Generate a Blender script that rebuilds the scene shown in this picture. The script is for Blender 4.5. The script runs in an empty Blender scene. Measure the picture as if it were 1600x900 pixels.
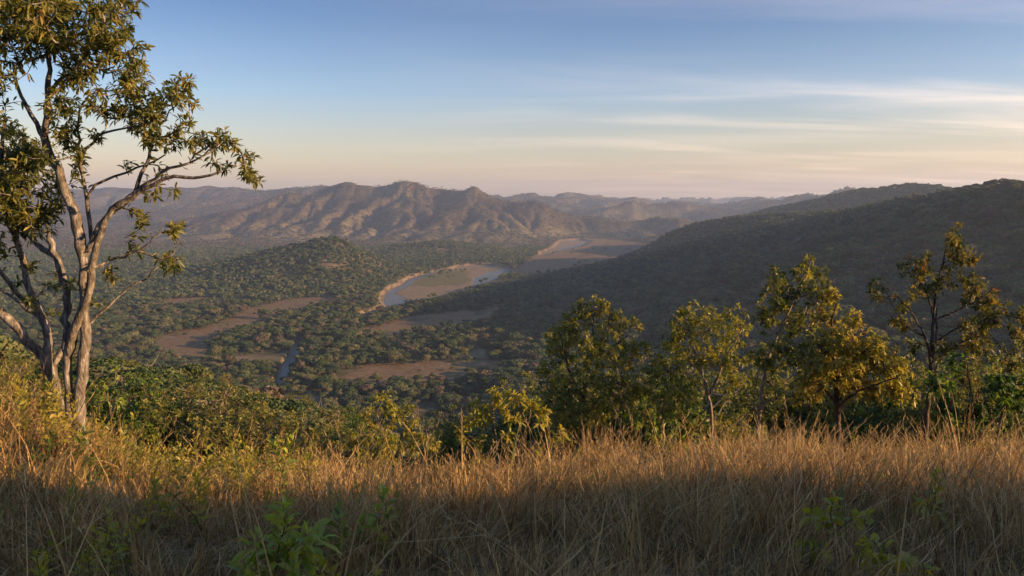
import bpy, math, random
import numpy as np

sc = bpy.context.scene
COL = sc.collection
rad = math.radians

# ------------------------------------------------------------------ frame
F = 1255.7                      # focal length in photo pixels (1600 wide)
PITCH = math.atan(132 / F)
H = 160.0                       # eye height above the valley floor
EYE = np.array([0.0, 0.0, H])
SUN_AZ, SUN_EL = rad(106.0), rad(13.0)   # clockwise from +Y


def ray(px, py):
    x, y = (px - 800) / F, (450 - py) / F
    return np.array([x, math.cos(PITCH) + y * math.sin(PITCH), -math.sin(PITCH) + y * math.cos(PITCH)])


def at(px, py, Y):
    d = ray(px, py)
    return EYE + d * (Y / d[1])


def floor_pt(px, py, z=0.0):
    d = ray(px, py)
    return EYE + d * ((z - H) / d[2])


# ------------------------------------------------------------------ noise
_pr = np.random.RandomState(7)
_perm = np.concatenate([_pr.permutation(256)] * 2)
_ga = _pr.rand(256) * 2 * np.pi
_gx, _gy = np.cos(_ga), np.sin(_ga)


def perlin(x, y, seed=0):
    x = np.asarray(x, float) + seed * 17.31
    y = np.asarray(y, float) + seed * 9.77
    xi, yi = np.floor(x).astype(int), np.floor(y).astype(int)
    xf, yf = x - xi, y - yi
    u, v = xf**3 * (xf * (xf * 6 - 15) + 10), yf**3 * (yf * (yf * 6 - 15) + 10)

    def g(ix, iy, dx, dy):
        h = _perm[_perm[ix & 255] + (iy & 255)]
        return _gx[h] * dx + _gy[h] * dy
    n0 = g(xi, yi, xf, yf) * (1 - u) + g(xi + 1, yi, xf - 1, yf) * u
    n1 = g(xi, yi + 1, xf, yf - 1) * (1 - u) + g(xi + 1, yi + 1, xf - 1, yf - 1) * u
    return (n0 * (1 - v) + n1 * v) * 1.5


def fbm(x, y, octaves=4, seed=0, gain=0.5):
    a, s, f = 1.0, 0.0, 1.0
    for o in range(octaves):
        s = s + a * perlin(x * f, y * f, seed + o * 3)
        a *= gain
        f *= 2.03
    return s


def sstep(a, b, x):
    t = np.clip((np.asarray(x, float) - a) / (b - a), 0, 1)
    return t * t * (3 - 2 * t)


def pchip(xs, ys, x):
    xs, ys = np.asarray(xs, float), np.asarray(ys, float)
    h = np.diff(xs)
    d = np.diff(ys) / h
    m = np.zeros_like(ys)
    m[0], m[-1] = d[0], d[-1]
    for i in range(1, len(xs) - 1):
        m[i] = 0 if d[i - 1] * d[i] <= 0 else 2 * d[i - 1] * d[i] / (d[i - 1] + d[i])
    x = np.clip(x, xs[0], xs[-1])
    k = np.clip(np.searchsorted(xs, x) - 1, 0, len(h) - 1)
    t = (x - xs[k]) / h[k]
    return ((2 * t**3 - 3 * t**2 + 1) * ys[k] + (t**3 - 2 * t**2 + t) * h[k] * m[k]
            + (-2 * t**3 + 3 * t**2) * ys[k + 1] + (t**3 - t**2) * h[k] * m[k + 1])


# ------------------------------------------------------------------ terrain shape
def crest(rows):
    return np.array([at(px, py, Y) for px, py, Y in rows])


RIDGES = [  # id, crest, half width, falloff power, spur strength, spur length, roughness
    ('ridge', crest([(960, 415, 2500), (985, 402, 2430), (1020, 378, 2300), (1060, 360, 2150), (1100, 351, 2000), (1160, 344, 1850), (1250, 338, 1650),
                     (1330, 331, 1450), (1420, 319, 1300), (1480, 307, 1180), (1525, 297, 1080), (1565, 299, 1000), (1608, 304, 900), (1668, 348, 785), (1760, 405, 670), (2100, 480, 480)]), 430, 1.15, .35, 210, 7),
    ('ridge', crest([(1230, 322, 2700), (1290, 309, 2550), (1345, 298, 2350), (1385, 296, 2300), (1425, 291, 2250), (1470, 294, 2150), (1530, 300, 2050), (1600, 303, 1950), (1800, 315, 1700)]), 520, 1.1, .3, 220, 6),
    ('ridge', crest([(1520, 318, 1060), (1450, 355, 940), (1380, 398, 850), (1270, 462, 780)]), 165, 1.2, .2, 90, 4),
    ('mountain', crest([(380, 352, 4100), (430, 316, 4200), (480, 303, 4250), (515, 300, 4250), (545, 294, 4200), (590, 299, 4200), (635, 291, 4150), (680, 300, 4150),
                        (715, 303, 4100), (740, 299, 4050), (765, 312, 4000), (800, 335, 3900), (842, 328, 3850), (880, 338, 3800), (930, 372, 3700)]), 800, 1.15, .7, 260, 42),
    ('mountain', crest([(635, 291, 4150), (612, 318, 3850), (580, 345, 3550), (560, 374, 3250)]), 380, 1.2, .6, 190, 32),
    ('mountain', crest([(740, 299, 4050), (752, 325, 3750), (790, 355, 3450), (820, 380, 3150)]), 380, 1.2, .6, 190, 32),
    ('mountain', crest([(545, 294, 4200), (500, 325, 3850), (455, 352, 3550), (420, 376, 3250)]), 420, 1.2, .6, 190, 32),
    ('mountain', crest([(680, 300, 4150), (700, 330, 3800), (680, 360, 3450), (650, 382, 3200)]), 340, 1.2, .6, 170, 28),
    ('mountain', crest([(842, 328, 3850), (865, 345, 3600), (890, 368, 3350)]), 360, 1.2, .45, 150, 14),
    ('mountain', crest([(-100, 305, 6600), (0, 300, 6600), (150, 289, 6500), (250, 290, 6300), (330, 287, 6200), (400, 293, 6000), (450, 292, 5800), (500, 287, 5600), (535, 294, 5500), (620, 306, 5500)]), 1300, 1.1, .7, 420, 55),
    ('mountain', crest([(100, 330, 5200), (180, 322, 5000), (250, 325, 4800), (330, 340, 4500), (400, 365, 4000), (430, 380, 3600)]), 800, 1.2, .65, 300, 42),
    ('mountain', crest([(-80, 350, 4000), (60, 345, 4000), (150, 360, 3800), (250, 375, 3400), (330, 388, 3000)]), 620, 1.2, .65, 260, 38),
    ('mountain', crest([(740, 318, 6300), (790, 310, 6500), (830, 309, 6500), (890, 307, 7000), (950, 312, 7200), (1000, 314, 6800), (1060, 320, 6500)]), 1400, 1.1, .65, 420, 45),
    ('mountain', crest([(890, 362, 5000), (920, 345, 5100), (960, 328, 5200), (1000, 317, 5200), (1040, 315, 5300), (1085, 324, 5300), (1125, 342, 5300)]), 750, 1.15, .6, 280, 34),
    ('mountain', crest([(1100, 336, 5900), (1150, 318, 5850), (1185, 311, 5800), (1225, 319, 5400), (1262, 307, 5100), (1300, 298, 4900), (1335, 295, 4800), (1450, 296, 4700)]), 900, 1.1, .5, 320, 20),
    ('mountain', crest([(-300, 308, 11000), (0, 306, 11000), (300, 308, 11500), (600, 309, 12000), (800, 310, 11500), (1000, 315, 11000), (1060, 311, 11000), (1100, 312, 11000),
                        (1160, 308, 11000), (1220, 314, 11000), (1400, 310, 11000), (1900, 310, 11000)]), 2200, 1.1, .4, 500, 16),
    ('hill', crest([(365, 424, 1760), (400, 400, 1740), (440, 382, 1720), (490, 370, 1710), (530, 370, 1700), (580, 384, 1690), (632, 412, 1650)]), 270, 1.0, .3, 120, 7),
    ('hill', crest([(610, 402, 2650), (650, 386, 2600), (682, 376, 2550), (715, 384, 2520), (770, 402, 2480)]), 340, 1.15, .3, 120, 5),
    ('hill', crest([(180, 415, 2400), (260, 405, 2400), (330, 408, 2350), (400, 425, 2300)]), 380, 1.15, .3, 150, 5),
]
COMP = ['hillside', 'ridge', 'mountain', 'hill', 'valley_floor']


def ridge_h(x, y, pts, w, p, amp, slen, rough, seed):
    out = np.zeros(x.shape)
    lo, hi = pts.min(0) - w * 1.9, pts.max(0) + w * 1.9
    m = (x > lo[0]) & (x < hi[0]) & (y > lo[1]) & (y < hi[1])
    if not m.any():
        return out
    X, Y = x[m], y[m]
    wx = X + 40 * perlin(X / 260, Y / 260, seed) + 14 * perlin(X / 80, Y / 80, seed + 1)
    wy = Y + 40 * perlin(X / 260, Y / 260, seed + 2) + 14 * perlin(X / 80, Y / 80, seed + 3)
    best = np.zeros(X.shape)
    s0 = 0.0
    for a, b in zip(pts[:-1], pts[1:]):
        d = b - a
        L2 = d[0]**2 + d[1]**2
        t = np.clip(((wx - a[0]) * d[0] + (wy - a[1]) * d[1]) / L2, 0, 1)
        dist = np.hypot(wx - a[0] - t * d[0], wy - a[1] - t * d[1])
        z = a[2] + t * d[2]
        s = s0 + t * math.sqrt(L2)
        side = np.sign((wx - a[0]) * d[1] - (wy - a[1]) * d[0]) * 37.0
        n = 1 - 2.5 * np.abs(perlin(s / slen + side, dist / (slen * 4), seed + 5)) - .5 * np.abs(perlin(s / slen * 2.3 + side, dist / (slen * 2), seed + 6))
        n = n * sstep(0.0, 0.35, dist / w)
        ww = w * (1 + amp * n)
        h = z * np.clip(1 - dist / ww, 0, 1)**p
        best = np.maximum(best, h)
        s0 += math.sqrt(L2)
    rg = 1.0 - 2.4 * np.abs(fbm(X / (slen * 1.25), Y / (slen * 1.25), 5, seed + 9, .47))
    best = best + rough * rg * sstep(5, 70, best)
    out[m] = np.maximum(best, 0)
    return out


DY = [-400, -150, -60, -20, 0, 5, 10, 15, 20, 25, 30, 40, 60, 100, 200, 350, 500, 620, 800]
DD = [-25, -22, -8, -1, 1.85, 2.75, 3.8, 5.2, 6.85, 8.7, 11.2, 16.2, 27, 47, 92, 134, 154, 160, 161]


def near_drop(x, y):
    d = pchip(DY, DD, y)
    # left spur that carries the bushes, higher and farther out
    g = pchip([0, 14, 30, 55, 80, 120, 200, 350, 520], [0, 0, 2.0, 11, 17.8, 21.5, 25, 15, 0], y)
    d = d - g * sstep(4, -34, x - 0.02 * y)
    u = x / np.maximum(y, 1.0)
    d = d - 0.95 * sstep(-.44, -.60, u) * sstep(6.5, 12, y) * (1 - sstep(20, 32, y))
    d = d + (1.2 * sstep(15, 25, y) * (1 - sstep(26, 44, y)) + .35 * sstep(9, 14, y) * (1 - sstep(22, 34, y))) * sstep(-.12, -.24, u) * (1 - sstep(-.52, -.62, u))
    d = d + 0.5 * sstep(3.0, 9.0, x) * sstep(6, 14, y) * (1 - sstep(22, 34, y)) * .5
    # unseen bank on the right, beside and behind the photographer, shaped to shade the grass
    d = d + 1.25 * np.exp(-((u + .065) / .13)**2) * sstep(10.5, 16, y) * (1 - sstep(27, 36, y))
    bk = pchip([-80, 0, 6, 8.3, 11, 12.7, 16.5, 60], [17, 17, 14, 7.9, 7.0, 5.4, 0, 0], y + .287 * x + .9)
    d = d - bk * (1 + .04 * perlin(x / 6, y / 6, 44) + .04 * perlin(x / 2.3, y / 2.3, 45)) * sstep(13, 40, x)
    d = d + 0.00035 * np.clip(np.abs(x) - 70, 0, None)**2
    d = d + .12 * fbm(x / 3.5, y / 3.5, 3, 41) * sstep(0, 2, np.hypot(x, y)) + 1.6 * fbm(x / 38, y / 38, 3, 42) * sstep(28, 70, y)
    return d


def erode(z, dx, K, n, base):
    """Running water: cuts gullies into a grid of heights (implicit stream power, steepest descent)."""
    nx, ny = z.shape
    off = [(-1, -1), (-1, 0), (-1, 1), (0, -1), (0, 1), (1, -1), (1, 0), (1, 1)]
    ids = np.arange(nx * ny).reshape(nx, ny)
    for it in range(n):
        best, rec = np.zeros(z.shape), ids.copy()
        pz = np.pad(z, 1, mode='edge')
        pi = np.pad(ids, 1, mode='edge')
        ln = np.ones(z.shape)
        for a, b in off:
            L_ = dx * math.hypot(a, b)
            s_ = (z - pz[1 + a:1 + a + nx, 1 + b:1 + b + ny]) / L_
            m = s_ > best
            best = np.where(m, s_, best)
            rec = np.where(m, pi[1 + a:1 + a + nx, 1 + b:1 + b + ny], rec)
            ln = np.where(m, L_, ln)
        order = np.argsort(z.ravel()).tolist()
        r_ = rec.ravel().tolist()
        A = [1.0] * (nx * ny)
        for i in reversed(order):
            j = r_[i]
            if j != i:
                A[j] += A[i]
        Fk = (K * np.sqrt(np.array(A)) / ln.ravel()).tolist()
        zz, fixed = z.ravel().tolist(), (z.ravel() < base).tolist()
        for i in order:
            j = r_[i]
            if j != i and not fixed[i]:
                zz[i] = (zz[i] + Fk[i] * zz[j]) / (1 + Fk[i])
        z = np.array(zz).reshape(nx, ny)
        q = np.pad(z, 1, mode='edge')
        z = z + .035 * (q[:-2, 1:-1] + q[2:, 1:-1] + q[1:-1, :-2] + q[1:-1, 2:] - 4 * z)
    return z


EROD = {}


def make_eroded(j, x0, x1, y0, y1, dx, K, n):
    gx, gy = np.arange(x0, x1, dx), np.arange(y0, y1, dx)
    X, Y = np.meshgrid(gx, gy, indexing='ij')
    z = np.zeros(X.shape)
    for i, (k, pts, w, p, amp, sl, ro) in enumerate(RIDGES):
        if COMP.index(k) == j:
            z = np.maximum(z, ridge_h(X, Y, pts, w * 1.12, p, amp * .55, sl, ro * .22, 50 + 11 * i))
    z = z + 2.5 * fbm(X / 55, Y / 55, 3, 70 + j) * sstep(0, 20, z)
    if j == 2 and dx < 20:      # the summits of the central range
        for px, py, D_ in ((430, 312, 4200), (515, 296, 4250), (545, 292, 4200), (590, 297, 4200), (635, 289, 4150), (685, 298, 4150), (740, 297, 4050), (842, 327, 3850), (1020, 315, 5250)):
            c = at(px, py, D_)
            z = z + 58 * np.clip(1 - np.hypot(X - c[0], Y - c[1]) / 165, 0, 1)**1.2
        z = z * 1.05
    if j == 1:
        z = z * 1.05
    z = erode(z, dx, K, n, 1.5)
    EROD[j] = EROD.get(j, []) + [(x0, y0, dx, z)]


def eroded(j, x, y, h):
    for x0, y0, dx, g in EROD.get(j, []):
        u, v = (x - x0) / dx, (y - y0) / dx
        nx, ny = g.shape
        m = (u > 0) & (u < nx - 1.01) & (v > 0) & (v < ny - 1.01)
        if not m.any():
            continue
        U, V = u[m], v[m]
        i, k = U.astype(int), V.astype(int)
        a, b = U - i, V - k
        z = (g[i, k] * (1 - a) + g[i + 1, k] * a) * (1 - b) + (g[i, k + 1] * (1 - a) + g[i + 1, k + 1] * a) * b
        e = np.minimum(np.minimum(U, nx - 1 - U), np.minimum(V, ny - 1 - V)) * dx
        w = sstep(0, 260, e)
        h[m] = h[m] * (1 - w) + z * w
    return h


def terrain(x, y):
    x, y = np.asarray(x, float), np.asarray(y, float)
    hs = np.zeros((5,) + x.shape)
    hs[0] = np.clip(H - near_drop(x, y), 0, None)
    for i, (k, pts, w, p, amp, sl, ro) in enumerate(RIDGES):
        j = COMP.index(k)
        hs[j] = np.maximum(hs[j], ridge_h(x, y, pts, w, p, amp, sl, ro, 50 + 11 * i))
    for j in (1, 2, 3):
        hs[j] = eroded(j, x, y, hs[j])
    r = np.hypot(x, y)
    fl = (r > 500) & (r < 5200)
    if fl.any():
        ds = poly_dist(x[fl], y[fl], FIELDS + SANDS)
        rf = np.clip(r[fl] / 1500, .4, 2)
        fac = sstep(0, 140, ds / rf)
        for j in (1, 2, 3):
            hs[j][fl] *= fac
    hs[4] = 2.5 + 2.2 * fbm(x / 170, y / 170, 3, 3) + 9 * sstep(2500, 6000, r) + sstep(900, 2600, -x) * (18 + 16 * fbm(x / 420, y / 420, 3, 5))
    k = 5.0
    m = hs.max(0)
    z = m + k * np.log(np.exp((hs - m) / k).sum(0)) - k * math.log(1.6) * sstep(600, 900, r)
    near = 1 - sstep(40, 140, r)
    z = hs[0] * near + z * (1 - near)
    return z, hs.argmax(0)


def inpoly(px, py, poly):
    inside = np.zeros(px.shape, bool)
    n = len(poly)
    for i in range(n):
        x0, y0 = poly[i]
        x1, y1 = poly[(i + 1) % n]
        if y0 == y1:
            continue
        c = ((y0 > py) != (y1 > py)) & (px < (x1 - x0) * (py - y0) / (y1 - y0) + x0)
        inside ^= c
    return inside


def poly_dist(x, y, polys):
    best = np.full(np.shape(x), 1e9)
    for p in polys:
        q = np.array(p)
        c, rr = q.mean(0), np.ptp(q, axis=0).max() + 400
        m = np.hypot(x - c[0], y - c[1]) < rr
        if not m.any():
            continue
        X, Y = x[m], y[m]
        b = best[m]
        for a, e in zip(q, np.roll(q, -1, 0)):
            d = e - a
            t = np.clip(((X - a[0]) * d[0] + (Y - a[1]) * d[1]) / (d @ d + 1e-9), 0, 1)
            b = np.minimum(b, np.hypot(X - a[0] - t * d[0], Y - a[1] - t * d[1]))
        b[inpoly(X, Y, p)] = 0
        best[m] = b
    return best


make_eroded(2, -3000, 760, 2750, 5500, 15.0, 1.35, 26)
make_eroded(2, -5200, -500, 4300, 7600, 26.0, 2.0, 22)
make_eroded(1, 0, 1300, 350, 2950, 14.0, .55, 16)
make_eroded(3, -1100, 100, 1400, 2950, 13.0, .5, 14)


def ground_poly(rows):
    return [tuple(floor_pt(a, b, 2.0)[:2]) for a, b in rows]


FIELDS = [ground_poly(p) for p in [
    [(235, 541), (262, 530), (320, 519), (352, 506), (392, 487), (425, 479), (470, 471), (515, 468), (522, 473), (470, 486), (425, 497), (385, 512), (345, 527), (318, 540), (335, 556), (310, 572), (285, 566), (262, 552)],
    [(572, 524), (610, 512), (645, 499), (705, 493), (770, 487), (800, 490), (770, 499), (705, 514), (650, 524), (600, 532)],
    [(515, 604), (545, 588), (600, 579), (700, 576), (790, 576), (780, 592), (700, 600), (580, 610)],
    [(800, 428), (815, 414), (838, 402), (850, 394), (866, 382), (885, 376), (925, 374), (985, 380), (1030, 386), (1000, 402), (940, 414), (880, 426), (830, 434)],
    [(985, 362), (1035, 357), (1050, 361), (1000, 367)],
    [(240, 474), (300, 470), (345, 468), (345, 471), (300, 475), (245, 478)],
]]
SANDS = [ground_poly(p) for p in [
    [(592, 468), (598, 456), (622, 444), (640, 434), (668, 426), (700, 421), (716, 416), (750, 413), (776, 415), (800, 420), (796, 432), (770, 441), (730, 455), (690, 466), (645, 474), (616, 481), (600, 480)],
    [(838, 398), (868, 384), (872, 377), (905, 374), (925, 378), (905, 387), (875, 393), (848, 401)],
    [(560, 492), (585, 484), (602, 479), (606, 483), (585, 490), (562, 496)],
]]
ISLAND = [ground_poly(p) for p in [[(655, 432), (690, 425), (728, 421), (733, 428), (715, 436), (670, 440)]]]
GREEN = [ground_poly(p) for p in [[(640, 446), (665, 432), (725, 430), (740, 438), (715, 445), (670, 448)]]]
WATERS = {
    'river': [(604, 481), (600, 473), (602, 461), (612, 452), (628, 446), (634, 438), (652, 431), (676, 425), (676, 428), (652, 436), (642, 444), (626, 452), (616, 458), (632, 466), (640, 473), (626, 479), (612, 482)],
    'river_channel': [(737, 444), (742, 433), (758, 427), (782, 421), (800, 418), (802, 422), (788, 430), (772, 436), (765, 444), (748, 446)],
    'upper_channel': [(870, 391), (880, 387), (900, 383), (912, 378), (915, 379), (904, 385), (884, 390), (873, 393)],
    'stream': [(424, 608), (437, 577), (447, 560), (457, 544), (463, 530), (470, 530), (469, 551), (462, 568), (456, 581), (445, 608)],
}
WATER_POLY = {k: ground_poly(v) for k, v in WATERS.items()}


def anyin(x, y, polys, wob=0.0):
    if wob:
        r = np.hypot(x, y) / 1000
        x, y = x + wob * r * perlin(x / 28, y / 28, 77), y + wob * 2.5 * r * perlin(x / 28, y / 28, 78)
    m = np.zeros(np.shape(x), bool)
    for p in polys:
        q = np.array(p)
        bb = (x > q[:, 0].min()) & (x < q[:, 0].max()) & (y > q[:, 1].min()) & (y < q[:, 1].max())
        if bb.any():
            m[bb] |= inpoly(x[bb], y[bb], p)
    return m


# ------------------------------------------------------------------ mesh helpers
def build_mesh(name, V, polys, mats=(), attrs=None, smooth=True):
    V = np.asarray(V, np.float32)
    me = bpy.data.meshes.new(name)
    me.vertices.add(len(V))
    me.vertices.foreach_set('co', V.ravel())
    polys = [np.asarray(p, np.int32) for p in polys if len(p)]
    loops = np.concatenate([p.ravel() for p in polys])
    tot = np.concatenate([np.full(len(p), p.shape[1], np.int32) for p in polys])
    start = np.concatenate([[0], np.cumsum(tot)[:-1]]).astype(np.int32)
    me.loops.add(len(loops))
    me.loops.foreach_set('vertex_index', loops)
    me.polygons.add(len(tot))
    me.polygons.foreach_set('loop_start', start)
    me.polygons.foreach_set('use_smooth', np.full(len(tot), smooth))
    for k, a in (attrs or {}).items():
        a = np.asarray(a, np.float32)
        if a.ndim == 1:
            at_ = me.attributes.new(k, 'FLOAT', 'POINT')
            at_.data.foreach_set('value', a)
        else:
            at_ = me.attributes.new(k, 'FLOAT_VECTOR', 'POINT')
            at_.data.foreach_set('vector', a.ravel())
    me.update(calc_edges=True)
    for m in mats:
        me.materials.append(m)
    return me


def link(name, me, parent=None, loc=None, **props):
    o = bpy.data.objects.new(name, me)
    COL.objects.link(o)
    if parent is not None:
        o.parent = parent
    if loc is not None:
        o.location = loc
    for k, v in props.items():
        o[k] = v
    return o


# ------------------------------------------------------------------ materials
def new_mat(name):
    m = bpy.data.materials.new(name)
    m.use_nodes = True
    nt = m.node_tree
    nt.nodes.clear()
    return m, nt.nodes, nt.links


def ramp(N, L, fac, stops):
    r = N.new('ShaderNodeValToRGB')
    el = r.color_ramp.elements
    el[0].position, el[0].color = stops[0][0], (*stops[0][1], 1)
    el[1].position, el[1].color = stops[-1][0], (*stops[-1][1], 1)
    for p, c in stops[1:-1]:
        e = el.new(p)
        e.color = (*c, 1)
    L.new(fac, r.inputs[0])
    return r.outputs[0]


def leaf_mat(name, stops, rough=.42, transl=.5, spec=.4, rnd=.25):
    m, N, L = new_mat(name)
    out = N.new('ShaderNodeOutputMaterial')
    a = N.new('ShaderNodeAttribute')
    a.attribute_name = 'tint'
    oi = N.new('ShaderNodeObjectInfo')
    ma = N.new('ShaderNodeMath')
    ma.operation = 'MULTIPLY_ADD'
    ma.inputs[1].default_value = rnd
    ma.inputs[2].default_value = -rnd / 2
    L.new(oi.outputs['Random'], ma.inputs[0])
    ad = N.new('ShaderNodeMath')
    ad.use_clamp = True
    L.new(a.outputs['Fac'], ad.inputs[0])
    L.new(ma.outputs[0], ad.inputs[1])
    c = ramp(N, L, ad.outputs[0], stops)
    p = N.new('ShaderNodeBsdfPrincipled')
    p.inputs['Roughness'].default_value = rough
    p.inputs['Specular IOR Level'].default_value = spec
    L.new(c, p.inputs['Base Color'])
    t = N.new('ShaderNodeBsdfTranslucent')
    hs = N.new('ShaderNodeHueSaturation')
    hs.inputs['Saturation'].default_value = 1.15
    hs.inputs['Value'].default_value = 1.25
    L.new(c, hs.inputs['Color'])
    L.new(hs.outputs[0], t.inputs[0])
    mx = N.new('ShaderNodeMixShader')
    mx.inputs[0].default_value = transl
    L.new(p.outputs[0], mx.inputs[1])
    L.new(t.outputs[0], mx.inputs[2])
    L.new(mx.outputs[0], out.inputs[0])
    return m


def bark_mat(name, dark, mid, pale, scale=7.0):
    m, N, L = new_mat(name)
    out = N.new('ShaderNodeOutputMaterial')
    tc = N.new('ShaderNodeTexCoord')
    mp = N.new('ShaderNodeMapping')
    mp.inputs['Scale'].default_value = (scale, scale, scale * .3)
    L.new(tc.outputs['Object'], mp.inputs[0])
    n1 = N.new('ShaderNodeTexNoise')
    n1.inputs['Scale'].default_value = 2.2
    n1.inputs['Detail'].default_value = 6
    n1.inputs['Roughness'].default_value = .65
    L.new(mp.outputs[0], n1.inputs['Vector'])
    n2 = N.new('ShaderNodeTexNoise')
    n2.inputs['Scale'].default_value = 9
    n2.inputs['Detail'].default_value = 4
    L.new(mp.outputs[0], n2.inputs['Vector'])
    c1 = ramp(N, L, n1.outputs[0], [(.33, dark), (.5, mid), (.66, pale)])
    p = N.new('ShaderNodeBsdfPrincipled')
    p.inputs['Roughness'].default_value = .9
    p.inputs['Specular IOR Level'].default_value = .15
    L.new(c1, p.inputs['Base Color'])
    add = N.new('ShaderNodeMath')
    L.new(n1.outputs[0], add.inputs[0])
    L.new(n2.outputs[0], add.inputs[1])
    b = N.new('ShaderNodeBump')
    b.inputs['Strength'].default_value = .8
    b.inputs['Distance'].default_value = .02
    L.new(add.outputs[0], b.inputs['Height'])
    L.new(b.outputs[0], p.inputs['Normal'])
    L.new(p.outputs[0], out.inputs[0])
    return m


def ground_mat():
    m, N, L = new_mat('earth and dry grass')
    out = N.new('ShaderNodeOutputMaterial')
    tc = N.new('ShaderNodeTexCoord')
    def noise(scale, detail=5, rough=.6):
        n = N.new('ShaderNodeTexNoise')
        n.inputs['Scale'].default_value = scale
        n.inputs['Detail'].default_value = detail
        n.inputs['Roughness'].default_value = rough
        L.new(tc.outputs['Object'], n.inputs['Vector'])
        return n.outputs[0]
    big, mid, fine, tiny = noise(.006), noise(.03), noise(.16, 6, .7), noise(2.5, 4)
    forest = ramp(N, L, mid, [(.35, (.06, .056, .028)), (.5, (.12, .098, .05)), (.66, (.21, .148, .080))])
    dry = ramp(N, L, fine, [(.36, (.030, .031, .019)), (.5, (.054, .038, .025)), (.64, (.088, .056, .037)), (.80, (.13, .084, .058))])
    field = ramp(N, L, fine, [(.3, (.095, .064, .031)), (.5, (.165, .105, .053)), (.7, (.24, .16, .085))])
    sand = ramp(N, L, fine, [(.3, (.125, .085, .048)), (.55, (.22, .155, .09)), (.75, (.33, .245, .16))])
    near = ramp(N, L, tiny, [(.3, (.06, .042, .024)), (.55, (.15, .105, .055)), (.75, (.26, .185, .10))])
    grn = ramp(N, L, fine, [(.3, (.07, .07, .025)), (.55, (.15, .125, .05)), (.7, (.22, .16, .08))])
    def sep(attr):
        a = N.new('ShaderNodeAttribute')
        a.attribute_name = attr
        s = N.new('ShaderNodeSeparateXYZ')
        L.new(a.outputs['Vector'], s.inputs[0])
        return s
    c1, c2 = sep('cover'), sep('zone')
    def wob(x, k=.55):
        # break the edge of a cover patch with noise
        a = N.new('ShaderNodeMath'); a.operation = 'ADD'
        L.new(x, a.inputs[0])
        b = N.new('ShaderNodeMath'); b.operation = 'MULTIPLY_ADD'
        L.new(fine, b.inputs[0]); b.inputs[1].default_value = k; b.inputs[2].default_value = -k / 2
        L.new(b.outputs[0], a.inputs[1])
        r = N.new('ShaderNodeMapRange')
        r.inputs[1].default_value, r.inputs[2].default_value = .38, .62
        L.new(a.outputs[0], r.inputs[0])
        return r.outputs[0]
    def mix(f, a, b):
        x = N.new('ShaderNodeMix'); x.data_type = 'RGBA'
        L.new(f, x.inputs[0]); L.new(a, x.inputs[6]); L.new(b, x.inputs[7])
        return x.outputs[2]
    col = mix(c2.outputs[0], forest, dry)
    col = mix(wob(c1.outputs[0]), col, field)
    col = mix(wob(c1.outputs[1]), col, sand)
    col = mix(wob(c1.outputs[2]), col, grn)
    col = mix(c2.outputs[1], col, near)
    p = N.new('ShaderNodeBsdfPrincipled')
    p.inputs['Roughness'].default_value = 1
    p.inputs['Specular IOR Level'].default_value = .05
    L.new(col, p.inputs['Base Color'])
    b = N.new('ShaderNodeBump')
    b.inputs['Strength'].default_value = .8
    b.inputs['Distance'].default_value = 6
    inv = N.new('ShaderNodeMath'); inv.operation = 'MULTIPLY'
    L.new(fine, inv.inputs[0]); L.new(c2.outputs[0], inv.inputs[1])
    L.new(inv.outputs[0], b.inputs['Height'])
    L.new(b.outputs[0], p.inputs['Normal'])
    L.new(p.outputs[0], out.inputs[0])
    return m


def water_mat():
    m, N, L = new_mat('river water')
    out = N.new('ShaderNodeOutputMaterial')
    p = N.new('ShaderNodeBsdfPrincipled')
    p.inputs['Base Color'].default_value = (.115, .11, .095, 1)
    p.inputs['Roughness'].default_value = .35
    p.inputs['IOR'].default_value = 1.25
    p.inputs['Specular IOR Level'].default_value = .2
    tc = N.new('ShaderNodeTexCoord')
    n = N.new('ShaderNodeTexNoise')
    n.inputs['Scale'].default_value = .35
    n.inputs['Detail'].default_value = 3
    L.new(tc.outputs['Object'], n.inputs['Vector'])
    b = N.new('ShaderNodeBump')
    b.inputs['Strength'].default_value = .25
    b.inputs['Distance'].default_value = .3
    L.new(n.outputs[0], b.inputs['Height'])
    L.new(b.outputs[0], p.inputs['Normal'])
    L.new(p.outputs[0], out.inputs[0])
    return m


def blade_mat():
    m, N, L = new_mat('dry grass blades')
    out = N.new('ShaderNodeOutputMaterial')
    a = N.new('ShaderNodeAttribute'); a.attribute_name = 'tint'
    c = ramp(N, L, a.outputs['Fac'], [(0, (.085, .048, .020)), (.3, (.25, .148, .055)), (.6, (.43, .268, .098)), (.82, (.56, .38, .165)), (.9, (.17, .17, .045)), (1, (.10, .14, .03))])
    p = N.new('ShaderNodeBsdfPrincipled')
    p.inputs['Roughness'].default_value = .6
    p.inputs['Specular IOR Level'].default_value = .25
    L.new(c, p.inputs['Base Color'])
    t = N.new('ShaderNodeBsdfTranslucent')
    L.new(c, t.inputs[0])
    mx = N.new('ShaderNodeMixShader'); mx.inputs[0].default_value = .3
    L.new(p.outputs[0], mx.inputs[1]); L.new(t.outputs[0], mx.inputs[2])
    L.new(mx.outputs[0], out.inputs[0])
    return m


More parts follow.
